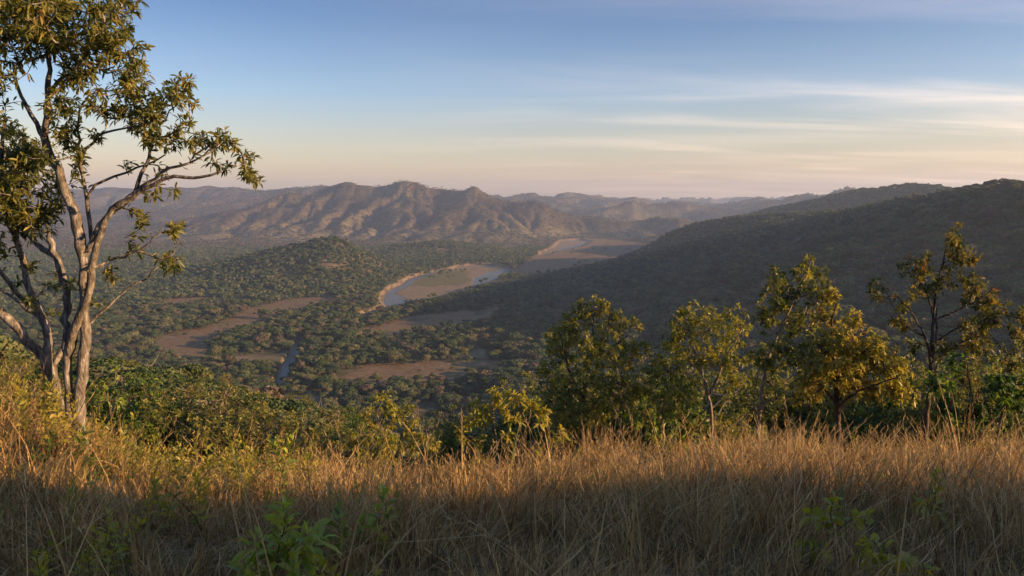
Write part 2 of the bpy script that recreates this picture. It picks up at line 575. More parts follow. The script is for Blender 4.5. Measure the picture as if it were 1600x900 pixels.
M_GROUND, M_WATER, M_BLADE = ground_mat(), water_mat(), blade_mat()
M_LEAF = leaf_mat('big tree leaves', [(0, (.030, .050, .014)), (.4, (.12, .135, .034)), (.7, (.26, .23, .052)), (.88, (.36, .29, .07)), (1, (.34, .23, .085))])
M_OLIVE = leaf_mat('olive leaves', [(0, (.045, .070, .018)), (.35, (.13, .145, .032)), (.65, (.27, .245, .05)), (.9, (.40, .33, .075)), (1, (.34, .24, .07))])
M_YELLOW = leaf_mat('yellow green leaves', [(0, (.06, .085, .018)), (.4, (.16, .175, .03)), (.7, (.32, .29, .045)), (1, (.42, .31, .06))])
M_GREEN = leaf_mat('fresh green leaves', [(0, (.035, .07, .016)), (.4, (.09, .14, .026)), (.75, (.24, .29, .045)), (1, (.38, .38, .07))])
M_RUST = leaf_mat('rusty leaves', [(0, (.045, .06, .018)), (.4, (.12, .12, .03)), (.75, (.24, .18, .045)), (1, (.32, .15, .045))])
M_FOREST = leaf_mat('forest crowns', [(0, (.026, .046, .020)), (.35, (.054, .082, .030)), (.62, (.095, .115, .042)), (.85, (.15, .14, .058)), (1, (.20, .155, .085))], .7, .2, .15, .7)
M_SCRUB = leaf_mat('dry scrub crowns', [(0, (.032, .044, .026)), (.35, (.062, .064, .036)), (.6, (.105, .084, .055)), (1, (.17, .12, .085))], .8, .15, .1, .8)
M_BARK = bark_mat('pale grey brown bark', (.045, .034, .026), (.15, .125, .10), (.36, .315, .265), 7)
M_BARK2 = bark_mat('dark bark', (.03, .022, .016), (.075, .054, .038), (.15, .115, .085), 9)
M_BARK3 = bark_mat('pale thin bark', (.10, .075, .055), (.22, .17, .125), (.36, .29, .22), 9)
M_STEM = bark_mat('green brown stems', (.05, .045, .02), (.10, .085, .035), (.16, .13, .06), 12)

# ------------------------------------------------------------------ terrain mesh (one polar sheet cut by landform)
rs = np.concatenate([np.arange(.4, 40, .33), np.arange(40, 120, 1.6), np.arange(120, 480, 5.0)])
row = [480.0]
while row[-1] < 3300:
    row.append(row[-1] + max(2.2, row[-1]**2 / (H * 804) * .62))
rs = np.concatenate([rs, row, np.arange(3320, 7400, 17.0), np.arange(7420, 14300, 70.0)])
fine_t = np.linspace(rad(-46), rad(46), 890)
coarse_t = np.linspace(rad(46), rad(314), 116)[1:-1]
th = np.concatenate([fine_t, coarse_t])
NT, NR = len(th), len(rs)
TH, RR = np.meshgrid(th, rs, indexing='ij')
GX, GY = RR * np.sin(TH), RR * np.cos(TH)
GZ, GC = terrain(GX, GY)
# river beds sit a little lower
bed = anyin(GX, GY, list(WATER_POLY.values()))
sand = anyin(GX, GY, SANDS, 3)
GZ = np.where(sand | bed, 2.0 + .25 * perlin(GX / 14, GY / 14, 5), GZ)
GZ = np.where(bed, 1.2, GZ)
WATER_Z = 1.75
field = anyin(GX, GY, FIELDS, 4)
green = anyin(GX, GY, GREEN, 3) | anyin(GX, GY, ISLAND, 3)
def soft(polys, k):
    out = np.zeros(GX.shape)
    m = (RR > 500) & (RR < 5200) & (np.abs(TH) < rad(40))
    X, Y = GX[m], GY[m]
    X, Y = X + 9 * perlin(X / 34, Y / 34, 71), Y + 16 * perlin(X / 34, Y / 34, 72)
    out[m] = 1 - sstep(0, 1, poly_dist(X, Y, polys) / (k * RR[m] / 1000))
    return out


fcov = soft(FIELDS, 42) * np.clip(.85 + .85 * fbm(GX / 40, GY / 70, 3, 73), .15, 1)
scov = np.maximum(soft(SANDS, 3), bed) * np.clip(.95 + .4 * fbm(GX / 30, GY / 45, 3, 74), .45, 1)
cover = np.stack([fcov, scov, green * .8], -1).astype(np.float32)
rr_ = np.hypot(GX, GY)
dry = np.where(GC == 2, sstep(15, 80, GZ), 0) + np.where(GC == 3, .35, 0) + np.where(GC == 1, .12, 0)
dry = np.clip(dry * (.75 + .5 * fbm(GX / 300, GY / 300, 3, 21)), 0, 1)
nearz = 1 - sstep(45, 120, rr_)
zone = np.stack([dry, nearz, 0 * dry], -1).astype(np.float32)
# greatest slope seen so far along each bearing: what hides what from the viewpoint
SL = np.maximum.accumulate((GZ - H) / RR, axis=1)

idx = np.arange(NT * NR).reshape(NT, NR)
i2 = np.roll(idx, -1, axis=0)
quads = np.stack([idx[:, :-1], i2[:, :-1], i2[:, 1:], idx[:, 1:]], -1)   # wraps round
qc = GC[:, :-1].copy()
qc[RR[:, :-1] < 90] = 0
quads, qc = quads.reshape(-1, 4), qc.ravel()
Vall = np.stack([GX, GY, GZ], -1).reshape(-1, 3)
cov, zon = cover.reshape(-1, 3), zone.reshape(-1, 3)
TEXT = {'hillside': 'grassy hillside the view is taken from', 'ridge': 'dark forested ridge rising on the right of the valley',
        'mountain': 'brown rugged mountains across the valley', 'hill': 'low wooded hills at the foot of the mountains',
        'valley_floor': 'flat wooded valley floor with fields and sandbanks'}
for k, nm in enumerate(COMP):
    q = quads[qc == k]
    used, inv = np.unique(q, return_inverse=True)
    q = inv.reshape(-1, 4)
    V = Vall[used]
    polys = [q]
    if k == 0:   # close the hole under the camera
        ring = np.searchsorted(used, idx[:, 0])
        V = np.vstack([V, [[0, 0, float(GZ[:, 0].mean())]]])
        c = len(V) - 1
        polys.append(np.stack([np.full(NT, c), np.roll(ring, -1), ring], -1))
        used = np.append(used, idx[0, 0])
    me = build_mesh(nm, V, polys, [M_GROUND], {'cover': cov[used], 'zone': zon[used]})
    link(nm, me, kind='structure', label=TEXT[nm], category='ground' if k in (0, 4) else 'hill')


def ground_z(x, y):
    return float(terrain(np.array([x]), np.array([y]))[0][0])


for nm, poly in WATER_POLY.items():
    V = [(x, y, WATER_Z) for x, y in poly]
    # widen a touch so that the banks cut the shore line
    me = bpy.data.meshes.new(nm)
    me.from_pydata(V, [], [list(range(len(V)))])
    me.materials.append(M_WATER)
    link('stream' if nm == 'stream' else 'river', me, kind='structure', category='water',
         label={'river': 'still blue bend of the river below the wooded hill', 'river_channel': 'pale braided river channel beside the sandbar',
                'upper_channel': 'far shining channel on the floodplain', 'stream': 'narrow blue stream between trees on the near valley floor'}[nm])

# ------------------------------------------------------------------ forest crowns for the far woods
def crown_mesh(name, seed, mat, n_lobes=7, per=34, size=.30, flat=.75, trunk=True, gap=0.0):
    """A tree one unit tall: lumpy crown of leaf sprays on a short tapered trunk."""
    rng = np.random.RandomState(seed)
    Vs, Ts, P4 = [], [], []
    c0 = np.array([0, 0, .60])
    lobes = [(c0 + np.array([0, 0, .05]), .30)]
    for i in range(n_lobes):
        a = 2 * np.pi * (i + rng.rand() * .7) / n_lobes
        r = .17 + .15 * rng.rand()
        lobes.append((c0 + np.array([math.cos(a) * r, math.sin(a) * r, (rng.rand() - .42) * .38]), .16 + .10 * rng.rand()))
    k = 0
    for c, R in lobes:
        tint = rng.rand() * .4 + .28
        n = max(4, int(per * (R / .22)**2))
        d = rng.randn(n, 3)
        d /= np.linalg.norm(d, axis=1)[:, None]
        d[:, 2] = np.where(d[:, 2] < -.45, -d[:, 2], d[:, 2])
        pos = c + d * R * (.72 + .38 * rng.rand(n, 1)) * np.array([1, 1, flat])
        nr = d + .75 * rng.randn(n, 3)
        nr /= np.linalg.norm(nr, axis=1)[:, None]
        t = np.cross(nr, rng.randn(n, 3))
        t /= np.linalg.norm(t, axis=1)[:, None]
        b = np.cross(nr, t)
        s = (size * R / .22 * .42 * (.6 + .8 * rng.rand(n)))[:, None]
        q = np.stack([pos - t * s, pos - b * s * .55, pos + t * s, pos + b * s * .55], 1)
        Vs.append(q.reshape(-1, 3))
        Ts.append(np.repeat(np.clip(tint + .16 * rng.randn(n), 0, 1), 4))
        P4.append(np.arange(n * 4).reshape(n, 4) + k)
        k += n * 4
    polys = [np.concatenate(P4)]
    nl = len(polys[0])
    if trunk:
        ang = np.arange(5) * 2 * np.pi / 5
        rings = []
        for z, r, dx in ((-.08, .03, 0), (.25, .022, .01), (.55, .012, .0)):
            rings.append(np.stack([np.cos(ang) * r + dx, np.sin(ang) * r, np.full(5, z)], -1))
        Vs.append(np.concatenate(rings)); Ts.append(np.full(15, .3))
        i = np.arange(5); j = (i + 1) % 5
        q = np.concatenate([np.stack([k + o + i, k + o + j, k + o + 5 + j, k + o + 5 + i], -1) for o in (0, 5)])
        polys.append(q)
    me = build_mesh(name, np.concatenate(Vs), polys, [mat, M_BARK2], {'tint': np.concatenate(Ts)}, smooth=False)
    if trunk:
        mi = np.zeros(len(me.polygons), np.int32); mi[nl:] = 1
        me.polygons.foreach_set('material_index', mi)
    return me


PROTO = {
    'near': [crown_mesh('broad crown', 100 + i, M_FOREST, 7 + i % 3, 210, .115, .72 + .06 * (i % 3)) for i in range(7)] + [crown_mesh('dry crown', 150 + i, M_SCRUB, 6 + i, 150, .12, .8) for i in range(1)],
    'bushy': [crown_mesh('scrub bush', 400 + i, M_FOREST, 9, 420, .085, .8, trunk=False) for i in range(4)],
    'far': [crown_mesh('distant crown', 200 + i, M_FOREST, 6, 22, .32, .8) for i in range(5)],
    'scrub': [crown_mesh('scrub crown', 300 + i, M_SCRUB, 5, 9, .46, .65, trunk=False) for i in range(5)],
}


def scatter(name, pts, scl, rotz, kind, label):
    """One object that grows a crown on each of its points."""
    pc = bpy.data.collections.new(name + ' kinds')
    for i, me in enumerate(PROTO[kind]):
        pc.objects.link(bpy.data.objects.new('%s_kind' % name, me))
    me = bpy.data.meshes.new(name)
    me.vertices.add(len(pts))
    me.vertices.foreach_set('co', np.asarray(pts, np.float32).ravel())
    rng = np.random.RandomState(len(pts))
    a = me.attributes.new('pick', 'INT', 'POINT'); a.data.foreach_set('value', rng.randint(0, len(PROTO[kind]), len(pts)).astype(np.int32))
    a = me.attributes.new('scl', 'FLOAT_VECTOR', 'POINT'); a.data.foreach_set('vector', np.asarray(scl, np.float32).ravel())
    a = me.attributes.new('turn', 'FLOAT_VECTOR', 'POINT')
    a.data.foreach_set('vector', np.stack([0 * rotz, 0 * rotz, rotz], -1).astype(np.float32).ravel())
    o = link(name, me, kind='stuff', label=label, category='woodland')
    ng = bpy.data.node_groups.new(name, 'GeometryNodeTree')
    ng.interface.new_socket('Geometry', in_out='INPUT', socket_type='NodeSocketGeometry')
    ng.interface.new_socket('Geometry', in_out='OUTPUT', socket_type='NodeSocketGeometry')
    n = ng.nodes
    gi, go = n.new('NodeGroupInput'), n.new('NodeGroupOutput')
    ip = n.new('GeometryNodeInstanceOnPoints')
    ci = n.new('GeometryNodeCollectionInfo')
    ci.inputs[0].default_value = pc
    ci.inputs['Separate Children'].default_value = True
    ci.inputs['Reset Children'].default_value = True
    ip.inputs['Pick Instance'].default_value = True
    def attr(nm, t):
        x = n.new('GeometryNodeInputNamedAttribute'); x.data_type = t
        x.inputs[0].default_value = nm
        return x.outputs[0]
    l = ng.links
    l.new(gi.outputs[0], ip.inputs['Points'])
    l.new(ci.outputs[0], ip.inputs['Instance'])
    l.new(attr('pick', 'INT'), ip.inputs['Instance Index'])
    l.new(attr('turn', 'FLOAT_VECTOR'), ip.inputs['Rotation'])
    l.new(attr('scl', 'FLOAT_VECTOR'), ip.inputs['Scale'])
    l.new(ip.outputs[0], go.inputs[0])
    md = o.modifiers.new('crowns', 'NODES')
    md.node_group = ng
    return o


def seen(x, y, ztop, margin=.004):
    t, r = np.arctan2(x, y), np.hypot(x, y)
    i = np.clip(np.searchsorted(fine_t, t), 0, len(fine_t) - 1)
    j = np.clip(np.searchsorted(rs, r) - 3, 0, len(rs) - 1)
    return (ztop - H) / r > SL[i, j] - margin


def sprinkle(r0, r1, area, seed):
    n = int(.5 * (r1**2 - r0**2) * rad(88) / area)
    rng = np.random.RandomState(seed)
    r = np.sqrt(rng.rand(n) * (r1**2 - r0**2) + r0**2)
    t = (rng.rand(n) - .5) * rad(88)
    x, y = r * np.sin(t), r * np.cos(t)
    z, c = terrain(x, y)
    return x, y, z, c, r, rng


def open_ground(x, y, rng, h=None):
    f = anyin(x, y, FIELDS, 4)
    s = anyin(x, y, SANDS, 3) | anyin(x, y, list(WATER_POLY.values()))
    isl = anyin(x, y, ISLAND, 3)
    if h is not None:   # trees do not stand where they would hide the banks
        behind = np.zeros(len(x), bool)
        luck = rng.rand(len(x))
        for q in (.3, .6, .9, 1.15):
            g = 1 + q * h / H
            behind |= anyin(x * g, y * g, SANDS + list(WATER_POLY.values())) & (luck < .8)
            behind |= anyin(x * g, y * g, [WATER_POLY['stream']]) & (luck < .97)
            if q < 1:
                behind |= anyin(x * g, y * g, FIELDS) & (luck < .8)
    else:
        behind = np.zeros(len(x), bool)
    drop = behind | (f & (rng.rand(len(x)) > np.where(h < 6, .06, .01))) | (s & ~isl) | (isl & (rng.rand(len(x)) > .75))
    return ~drop


# near woods: valley floor, foot of the hillside, near half of the ridge
x, y, z, c, r, rng = sprinkle(88, 1300, 20, 1)
dens = .60 + .75 * fbm(x / 75, y / 75, 3, 61) + .3 * (c == 1)
h = (2.6 + 7.6 * rng.rand(len(x))**1.9 + 4.5 * (rng.rand(len(x)) < .05)) * np.where(c == 1, 1.3, 1.0) * (1 + .25 * fbm(x / 90, y / 90, 2, 62))
h = h * np.where(r < 320, .55 + .45 * sstep(100, 320, r), 1)
ok = open_ground(x, y, rng, h) & (rng.rand(len(x)) < dens) & seen(x, y, z + h) & (r > 88 + 40 * rng.rand(len(x)))
x, y, z, h, r = x[ok], y[ok], z[ok], h[ok], r[ok]
wd = h * (.95 + .5 * rng.rand(len(x)))
scl = np.stack([wd, wd, h], -1)
rot = rng.rand(len(x)) * 6.283
# the largest in the picture become trees of their own
big = np.argsort(-(h / r * (1 + .3 * rng.rand(len(x)))) * seen(x, y, z + h * .6, -.002) * (np.abs(x / y) < .63))[:170]
mask = np.ones(len(x), bool); mask[big] = False
VALLEY_TREES = [(x[i], y[i], z[i] - .2, wd[i], h[i], rot[i], int(rng.randint(0, 8))) for i in big]
scatter('valley_woodland', np.stack([x, y, z - .2], -1)[mask], scl[mask], rot[mask], 'near', 'dense dark green woodland covering the near valley floor and slopes')
n1_ = mask.sum()

# scrub that closes over the left slope between the nearer bushes
ns_ = 4200
rng = np.random.RandomState(14)
y = 48 + 92 * rng.rand(ns_)
x = -y * (.70 * rng.rand(ns_)) + 10
z = terrain(x, y)[0]
h = 2.0 + 1.7 * rng.rand(ns_)
row_ = 318 + F * (H - z - h) / y
col_ = 800 + F * x / y
ok = seen(x, y, z + h, .01) & (row_ > np.interp(col_, [-50, 0, 150, 300, 400, 530, 600, 900], [536, 543, 558, 588, 616, 650, 690, 690]))
x, y, z, h = x[ok], y[ok], z[ok], h[ok]
wd = h * (1.1 + .5 * rng.rand(len(x)))
scatter('slope_scrub', np.stack([x, y, z - .25], -1), np.stack([wd, wd, h], -1), rng.rand(len(x)) * 6.283, 'bushy', 'olive scrub closing over the slope left of the grass')

x, y, z, c, r, rng = sprinkle(1300, 2900, 44, 2)
dens = .60 + .75 * fbm(x / 110, y / 110, 3, 63) - .3 * (c == 2) + .3 * (c == 1) + .2 * (c == 3)
h = (4.5 + 5.5 * rng.rand(len(x))**1.5) * np.where(c == 1, 1.25, 1.0)
ok = open_ground(x, y, rng, h) & (rng.rand(len(x)) < dens) & seen(x, y, z + h, .003)
x, y, z, h = x[ok], y[ok], z[ok], h[ok]
wd = h * (1.0 + .45 * rng.rand(len(x)))
scatter('middle_woodland', np.stack([x, y, z - .2], -1), np.stack([wd, wd, h], -1), rng.rand(len(x)) * 6.283, 'far', 'olive woodland on the low hills and the long dark ridge')
n2_ = len(x)

x, y, z, c, r, rng = sprinkle(2900, 6500, 160, 3)
dens = np.where(c == 2, .58 + .7 * fbm(x / 150, y / 150, 3, 64), .75 + .4 * fbm(x / 150, y / 150, 3, 65))
h = 3.6 + 3.6 * rng.rand(len(x)) + (r - 2900) / 1300
ok = open_ground(x, y, rng, h) & (rng.rand(len(x)) < dens) & seen(x, y, z + h, .002)
x, y, z, h = x[ok], y[ok], z[ok], h[ok]
wd = h * (1.1 + .6 * rng.rand(len(x)))
scatter('mountain_scrub', np.stack([x, y, z - .4], -1), np.stack([wd, wd, h], -1), rng.rand(len(x)) * 6.283, 'scrub', 'sparse brown scrub dotted over the far mountains')
print('woods', n1_, n2_, len(x))

for (x, y, z, wd, h, rt, k) in VALLEY_TREES:
    o = link('valley_tree', PROTO['near'][k], loc=(x, y, z), label='rounded olive tree among many in the woods on the valley side of the grassy brow',
             category='tree', group='trees standing in the near valley woods')
    o.scale = (wd, wd, h)
    o.rotation_euler = (0, 0, rt)

# ------------------------------------------------------------------ trees that grow: skeleton, wood, leaves
class Skel:
    def __init__(self):
        cap = 16000
        self.P, self.D = np.zeros((cap, 3)), np.zeros((cap, 3))
        self.par, self.limb, self.minr = np.full(cap, -1), np.zeros(cap, int), np.zeros(cap)
        self.n = 0
        self.tips = []

    def add(self, p, par, limb, minr=0.0):
        i = self.n
        self.P[i] = p
        self.par[i], self.limb[i], self.minr[i] = par, limb, minr
        if par >= 0:
            d = self.P[i] - self.P[par]
            self.D[i] = d / (np.linalg.norm(d) + 1e-9)
            if self.par[par] < 0:
                self.D[par] = self.D[i]
        else:
            self.D[i] = (0, 0, 1)
        self.n += 1
        return i

    def line(self, pts, r0, r1, limb, rng, step=.12, start=None, jit=.012):
        """A traced stem or limb through pts; it joins the nearest wood there is unless it is a base."""
        pts = [np.asarray(p, float) for p in pts]
        if start is None and self.n:
            start = int(np.argmin(np.linalg.norm(self.P[:self.n] - pts[0], axis=1)))
            pts[0] = self.P[start].copy()
        P = np.array([2 * pts[0] - pts[1]] + pts + [2 * pts[-1] - pts[-2]])
        out = []
        for i in range(1, len(P) - 2):
            L = np.linalg.norm(P[i + 1] - P[i])
            k = max(2, int(L / step))
            for t in np.arange(k) / k:
                a, b, c, d = P[i - 1:i + 3]
                out.append(.5 * (2 * b + (c - a) * t + (2 * a - 5 * b + 4 * c - d) * t**2 + (3 * b - a - 3 * c + d) * t**3))
        out.append(P[-2])
        out = np.array(out)
        rr = np.linspace(r0, r1, len(out))
        if start is None or start < 0:
            i = self.add(out[0], -1, limb, r0)
        else:
            i = start
        ids = [i]
        for p, r in zip(out[1:], rr[1:]):
            i = self.add(p + rng.randn(3) * jit, i, limb, r)
            ids.append(i)
        return ids

    def grow(self, tips, rng, seg=.16, low=None):
        tips = np.asarray(tips)
        base = self.P[:self.n]
        d0 = np.array([np.linalg.norm(base - t, axis=1).min() for t in tips])
        for ti in np.argsort(d0):
            t = tips[ti]
            v = t - self.P[:self.n]
            dist = np.linalg.norm(v, axis=1) + 1e-6
            cs = (v * self.D[:self.n]).sum(1) / dist
            cost = dist * (1 + .9 * (1 - cs))
            if low is not None:
                cost = cost + np.where(self.P[:self.n, 2] < low, 5, 0)
            j = int(np.argmin(cost))
            L = dist[j]
            a, d = self.P[j].copy(), t
            b = a + (self.D[j] * .5 + v[j] / L * .3) * .42 * L
            c = d - (np.array([0, 0, .35]) + v[j] / L * .8) * .3 * L
            k = max(2, int(L / seg))
            i, lb = j, self.limb[j]
            for s in range(1, k + 1):
                u = s / k
                p = a * (1 - u)**3 + 3 * b * u * (1 - u)**2 + 3 * c * u**2 * (1 - u) + d * u**3
                if s < k:
                    p = p + rng.randn(3) * .035 * min(L, .6)
                i = self.add(p, i, lb)
            self.tips.append(i)

    def radii(self, r_tip=.006, power=2.4):
        n = self.n
        acc = np.zeros(n)
        r = np.zeros(n)
        for i in range(n - 1, -1, -1):
            r[i] = max(r_tip if acc[i] == 0 else acc[i]**(1 / power), self.minr[i])
            if self.par[i] >= 0:
                acc[self.par[i]] += min(r[i], r_tip * 3 if self.minr[i] == 0 else r[i])**power if self.minr[i] == 0 else 0
        return r

    def wood(self, name, mat, rng, r_tip=.006, by_limb=False, flare=1.5, rough=.06):
        n = self.n
        r = self.radii(r_tip)
        kids = [[] for _ in range(n)]
        for i in range(n):
            if self.par[i] >= 0:
                kids[self.par[i]].append(i)
        todo = [(i, None) for i in range(n) if self.par[i] < 0]
        parts = {}
        while todo:
            i, frm = todo.pop()
            chain = ([frm] if frm is not None else []) + [i]
            while kids[chain[-1]]:
                ks = sorted(kids[chain[-1]], key=lambda q: (self.limb[q] != self.limb[chain[-1]], -r[q]))
                if by_limb and self.limb[ks[0]] != self.limb[chain[-1]] and len(chain) > 1:
                    todo.extend((q, chain[-1]) for q in ks)
                    break
                for q in ks[1:]:
                    todo.append((q, chain[-1]))
                chain.append(ks[0])
            if len(chain) < 2:
                continue
            P = self.P[chain]
            R_ = r[chain].copy()
            if frm is not None:
                R_[0] = min(R_[0], R_[1] * 1.25)
            else:
                m = min(5, len(R_))
                R_[:m] *= np.linspace(flare, 1, m)
            S = 9 if R_.max() > .05 else (6 if R_.max() > .018 else 4)
            T = np.gradient(P, axis=0)
            T /= np.linalg.norm(T, axis=1)[:, None] + 1e-9
            ref = np.array([1., .3, 0]) if abs(T[:, 2].mean()) > .6 else np.array([.1, .2, 1.])
            A = np.cross(T, ref); A /= np.linalg.norm(A, axis=1)[:, None] + 1e-9
            B = np.cross(T, A)
            ang = np.arange(S) * 2 * np.pi / S
            rad_ = R_[:, None] * (1 + rough * rng.randn(len(P), S) * (R_[:, None] > .03))
            V = P[:, None, :] + A[:, None, :] * (np.cos(ang) * rad_)[..., None] + B[:, None, :] * (np.sin(ang) * rad_)[..., None]
            V = np.concatenate([V.reshape(-1, 3), [P[-1] + T[-1] * R_[-1]]])
            m = len(P)
            g = np.arange(m * S).reshape(m, S)
            g2 = np.roll(g, -1, 1)
            q = np.stack([g[:-1], g2[:-1], g2[1:], g[1:]], -1).reshape(-1, 4)
            t3 = np.stack([g[-1], g2[-1], np.full(S, m * S)], -1)
            key = int(self.limb[chain[1]]) if by_limb else 0
            d = parts.setdefault(key, [0, [], [], []])
            d[2].append(q + d[0]); d[3].append(t3 + d[0]); d[1].append(V)
            d[0] += len(V)
        return {k: build_mesh(name, np.concatenate(v[1]), [np.concatenate(v[2]), np.concatenate(v[3])], [mat]) for k, v in parts.items()}


def leaf_mesh(name, base, dirs, L, W, tint, mat, rng, fine=False, droop=.25, fold=.25):
    n = len(base)
    dirs = dirs / (np.linalg.norm(dirs, axis=1)[:, None] + 1e-9)
    up = np.array([0, 0, 1.]) + .55 * rng.randn(n, 3)
    sd = np.cross(dirs, up); sd /= np.linalg.norm(sd, axis=1)[:, None] + 1e-9
    nr = np.cross(sd, dirs)
    L, W = L[:, None], W[:, None]
    g = np.array([0, 0, -1.])
    def pt(t, s, f=0.0):
        return base + dirs * L * t + g * (droop * L * t * t) + sd * W * .5 * s + nr * W * f
    if fine:
        V = [pt(0, 0), pt(.3, -.85, fold), pt(.3, 0), pt(.3, .85, fold), pt(.65, -.95, fold), pt(.65, 0), pt(.65, .95, fold), pt(1, 0)]
        k = 8
        T3 = [(0, 2, 1), (0, 3, 2), (4, 5, 7), (5, 6, 7)]
        T4 = [(1, 2, 5, 4), (2, 3, 6, 5)]
    else:
        V = [pt(0, 0), pt(.5, -1, fold), pt(.48, 0), pt(.5, 1, fold), pt(1, 0)]
        k = 5
        T3 = [(0, 2, 1), (0, 3, 2), (1, 2, 4), (2, 3, 4)]
        T4 = []
    V = np.stack(V, 1).reshape(-1, 3)
    o = np.arange(n)[:, None] * k
    polys = [np.concatenate([np.array(t)[None] + o for t in T3])]
    if T4:
        polys.append(np.concatenate([np.array(t)[None] + o for t in T4]))
    return build_mesh(name, V, polys, [mat], {'tint': np.repeat(np.clip(tint, 0, 1), k)}, smooth=True)


def rosettes(sk, rng, per=11, L=.16, W=.04, spread=(35, 95), back=2, tint=(.5, .16), tint_z=0):
    """Leaves whorled at the twig tips and a few along the last bits of twig."""
    B, D, T, LL = [], [], [], []
    for t in sk.tips:
        i = t
        tt = tint[0] + tint[1] * rng.randn()
        for s in range(back):
            m = per if s == 0 else max(2, int(per * .35))
            ax = sk.D[i]
            a = np.cross(ax, [.3, .5, .8]); a /= np.linalg.norm(a) + 1e-9
            b = np.cross(ax, a)
            ph = rng.rand(m) * 2 * np.pi
            th_ = np.radians(spread[0] + (spread[1] - spread[0]) * rng.rand(m))
            d = ax * np.cos(th_)[:, None] + (a * np.cos(ph)[:, None] + b * np.sin(ph)[:, None]) * np.sin(th_)[:, None]
            D.append(d)
            B.append(sk.P[i] + d * .01 + rng.randn(m, 3) * .012)
            T.append(tt + .10 * rng.randn(m))
            LL.append(L * (.6 + .55 * rng.rand(m)))
            i = sk.par[i]
            if i < 0:
                break
    LL = np.concatenate(LL)
    return np.concatenate(B), np.concatenate(D), LL, LL * W / L * (.8 + .4 * rng.rand(len(LL))), np.concatenate(T)


def blob_tips(blobs, Y, rng, k, deep=.85, per_r=20.0, swell=1.0):
    """Twig tips inside the leafy clumps (px, py, radius in photo pixels) of a tree standing at distance Y."""
    out = []
    for b in blobs:
        px, py, r = b[:3]
        dy = b[3] if len(b) > 3 else None
        c = at(px, py, Y)
        R_ = r / F * Y * swell
        if dy is None:
            dy = rng.randn() * R_ * 1.1
        c = c + np.array([0, dy, 0]) + (c - EYE) * 0
        n = max(2, int(round((r / per_r)**2 * k)))
        d = rng.randn(n, 3)
        d /= np.linalg.norm(d, axis=1)[:, None]
        d *= (rng.rand(n, 1)**.45)
        out.append(c + d * R_ * np.array([1, deep, 1]))
    return np.concatenate(out)


def empty(name, loc, label, cat, **kw):
    o = bpy.data.objects.new(name, None)
    o.empty_display_size = .2
    COL.objects.link(o)
    o.location = loc
    o['label'], o['category'] = label, cat
    for k, v in kw.items():
        o[k] = v
    return o


def shift(sk, o):
    sk.P[:sk.n] -= o


def plant(name, label, cat, Y, base, limbs, blobs, leafm, barkm, seed, k=5, L=.16, W=.045, per=10, spread=(35, 95), tint=(.45, .16), fine=False,
          r_tip=.006, by_limb=False, deep=.85, seg=.16, back=2, droop=.25, flare=1.5, low=None, group=None, swell=1.0):
    """A traced tree or sapling: limbs are (pixel path with optional depth, start radius, end radius, is_base)."""
    rng = np.random.RandomState(seed)
    sk = Skel()
    for li, lb in enumerate(limbs):
        path, r0, r1 = lb[:3]
        isb = len(lb) > 3 and lb[3]
        wander = 0.0
        pts = []
        dyend = lb[4] if len(lb) > 4 else (0 if isb else rng.randn() * .045 * Y * .6)
        for q, p in enumerate(path):
            f = q / max(1, len(path) - 1)
            pts.append(at(p[0], p[1], Y) + np.array([0, f * dyend, 0]))
        if isb:
            p0 = pts[0]
            p0 = np.array([p0[0], p0[1], ground_z(p0[0], p0[1]) - .08])
            if p0[2] < pts[1][2] - .05:
                pts[0] = p0
        sk.line(pts, r0, r1, li, rng, start=-1 if isb else None)
    if blobs:
        sk.grow(blob_tips(blobs, Y, rng, k, deep, swell=swell), rng, seg, low)
    o0 = sk.P[0].copy()
    shift(sk, o0)
    kw = {'group': group} if group else {}
    root = empty(name, o0, label, cat, **kw)
    woods = sk.wood('trunk' if cat == 'tree' else 'stem', barkm, rng, r_tip, by_limb, flare)
    nb = sum(1 for l in limbs if len(l) > 3 and l[3])
    for key, me in woods.items():
        nm = ('trunk' if cat == 'tree' else 'stem') if (not by_limb or key in by_limb) else 'limb'
        me.name = nm
        link(nm, me, root)
    if blobs:
        B, D, LL, WW, T = rosettes(sk, rng, per, L, W, spread, back, tint)
        nm = 'crown' if cat == 'tree' else 'foliage'
        link(nm, leaf_mesh(nm, B, D, LL, WW, T, leafm, rng, fine, droop), root)
    return root


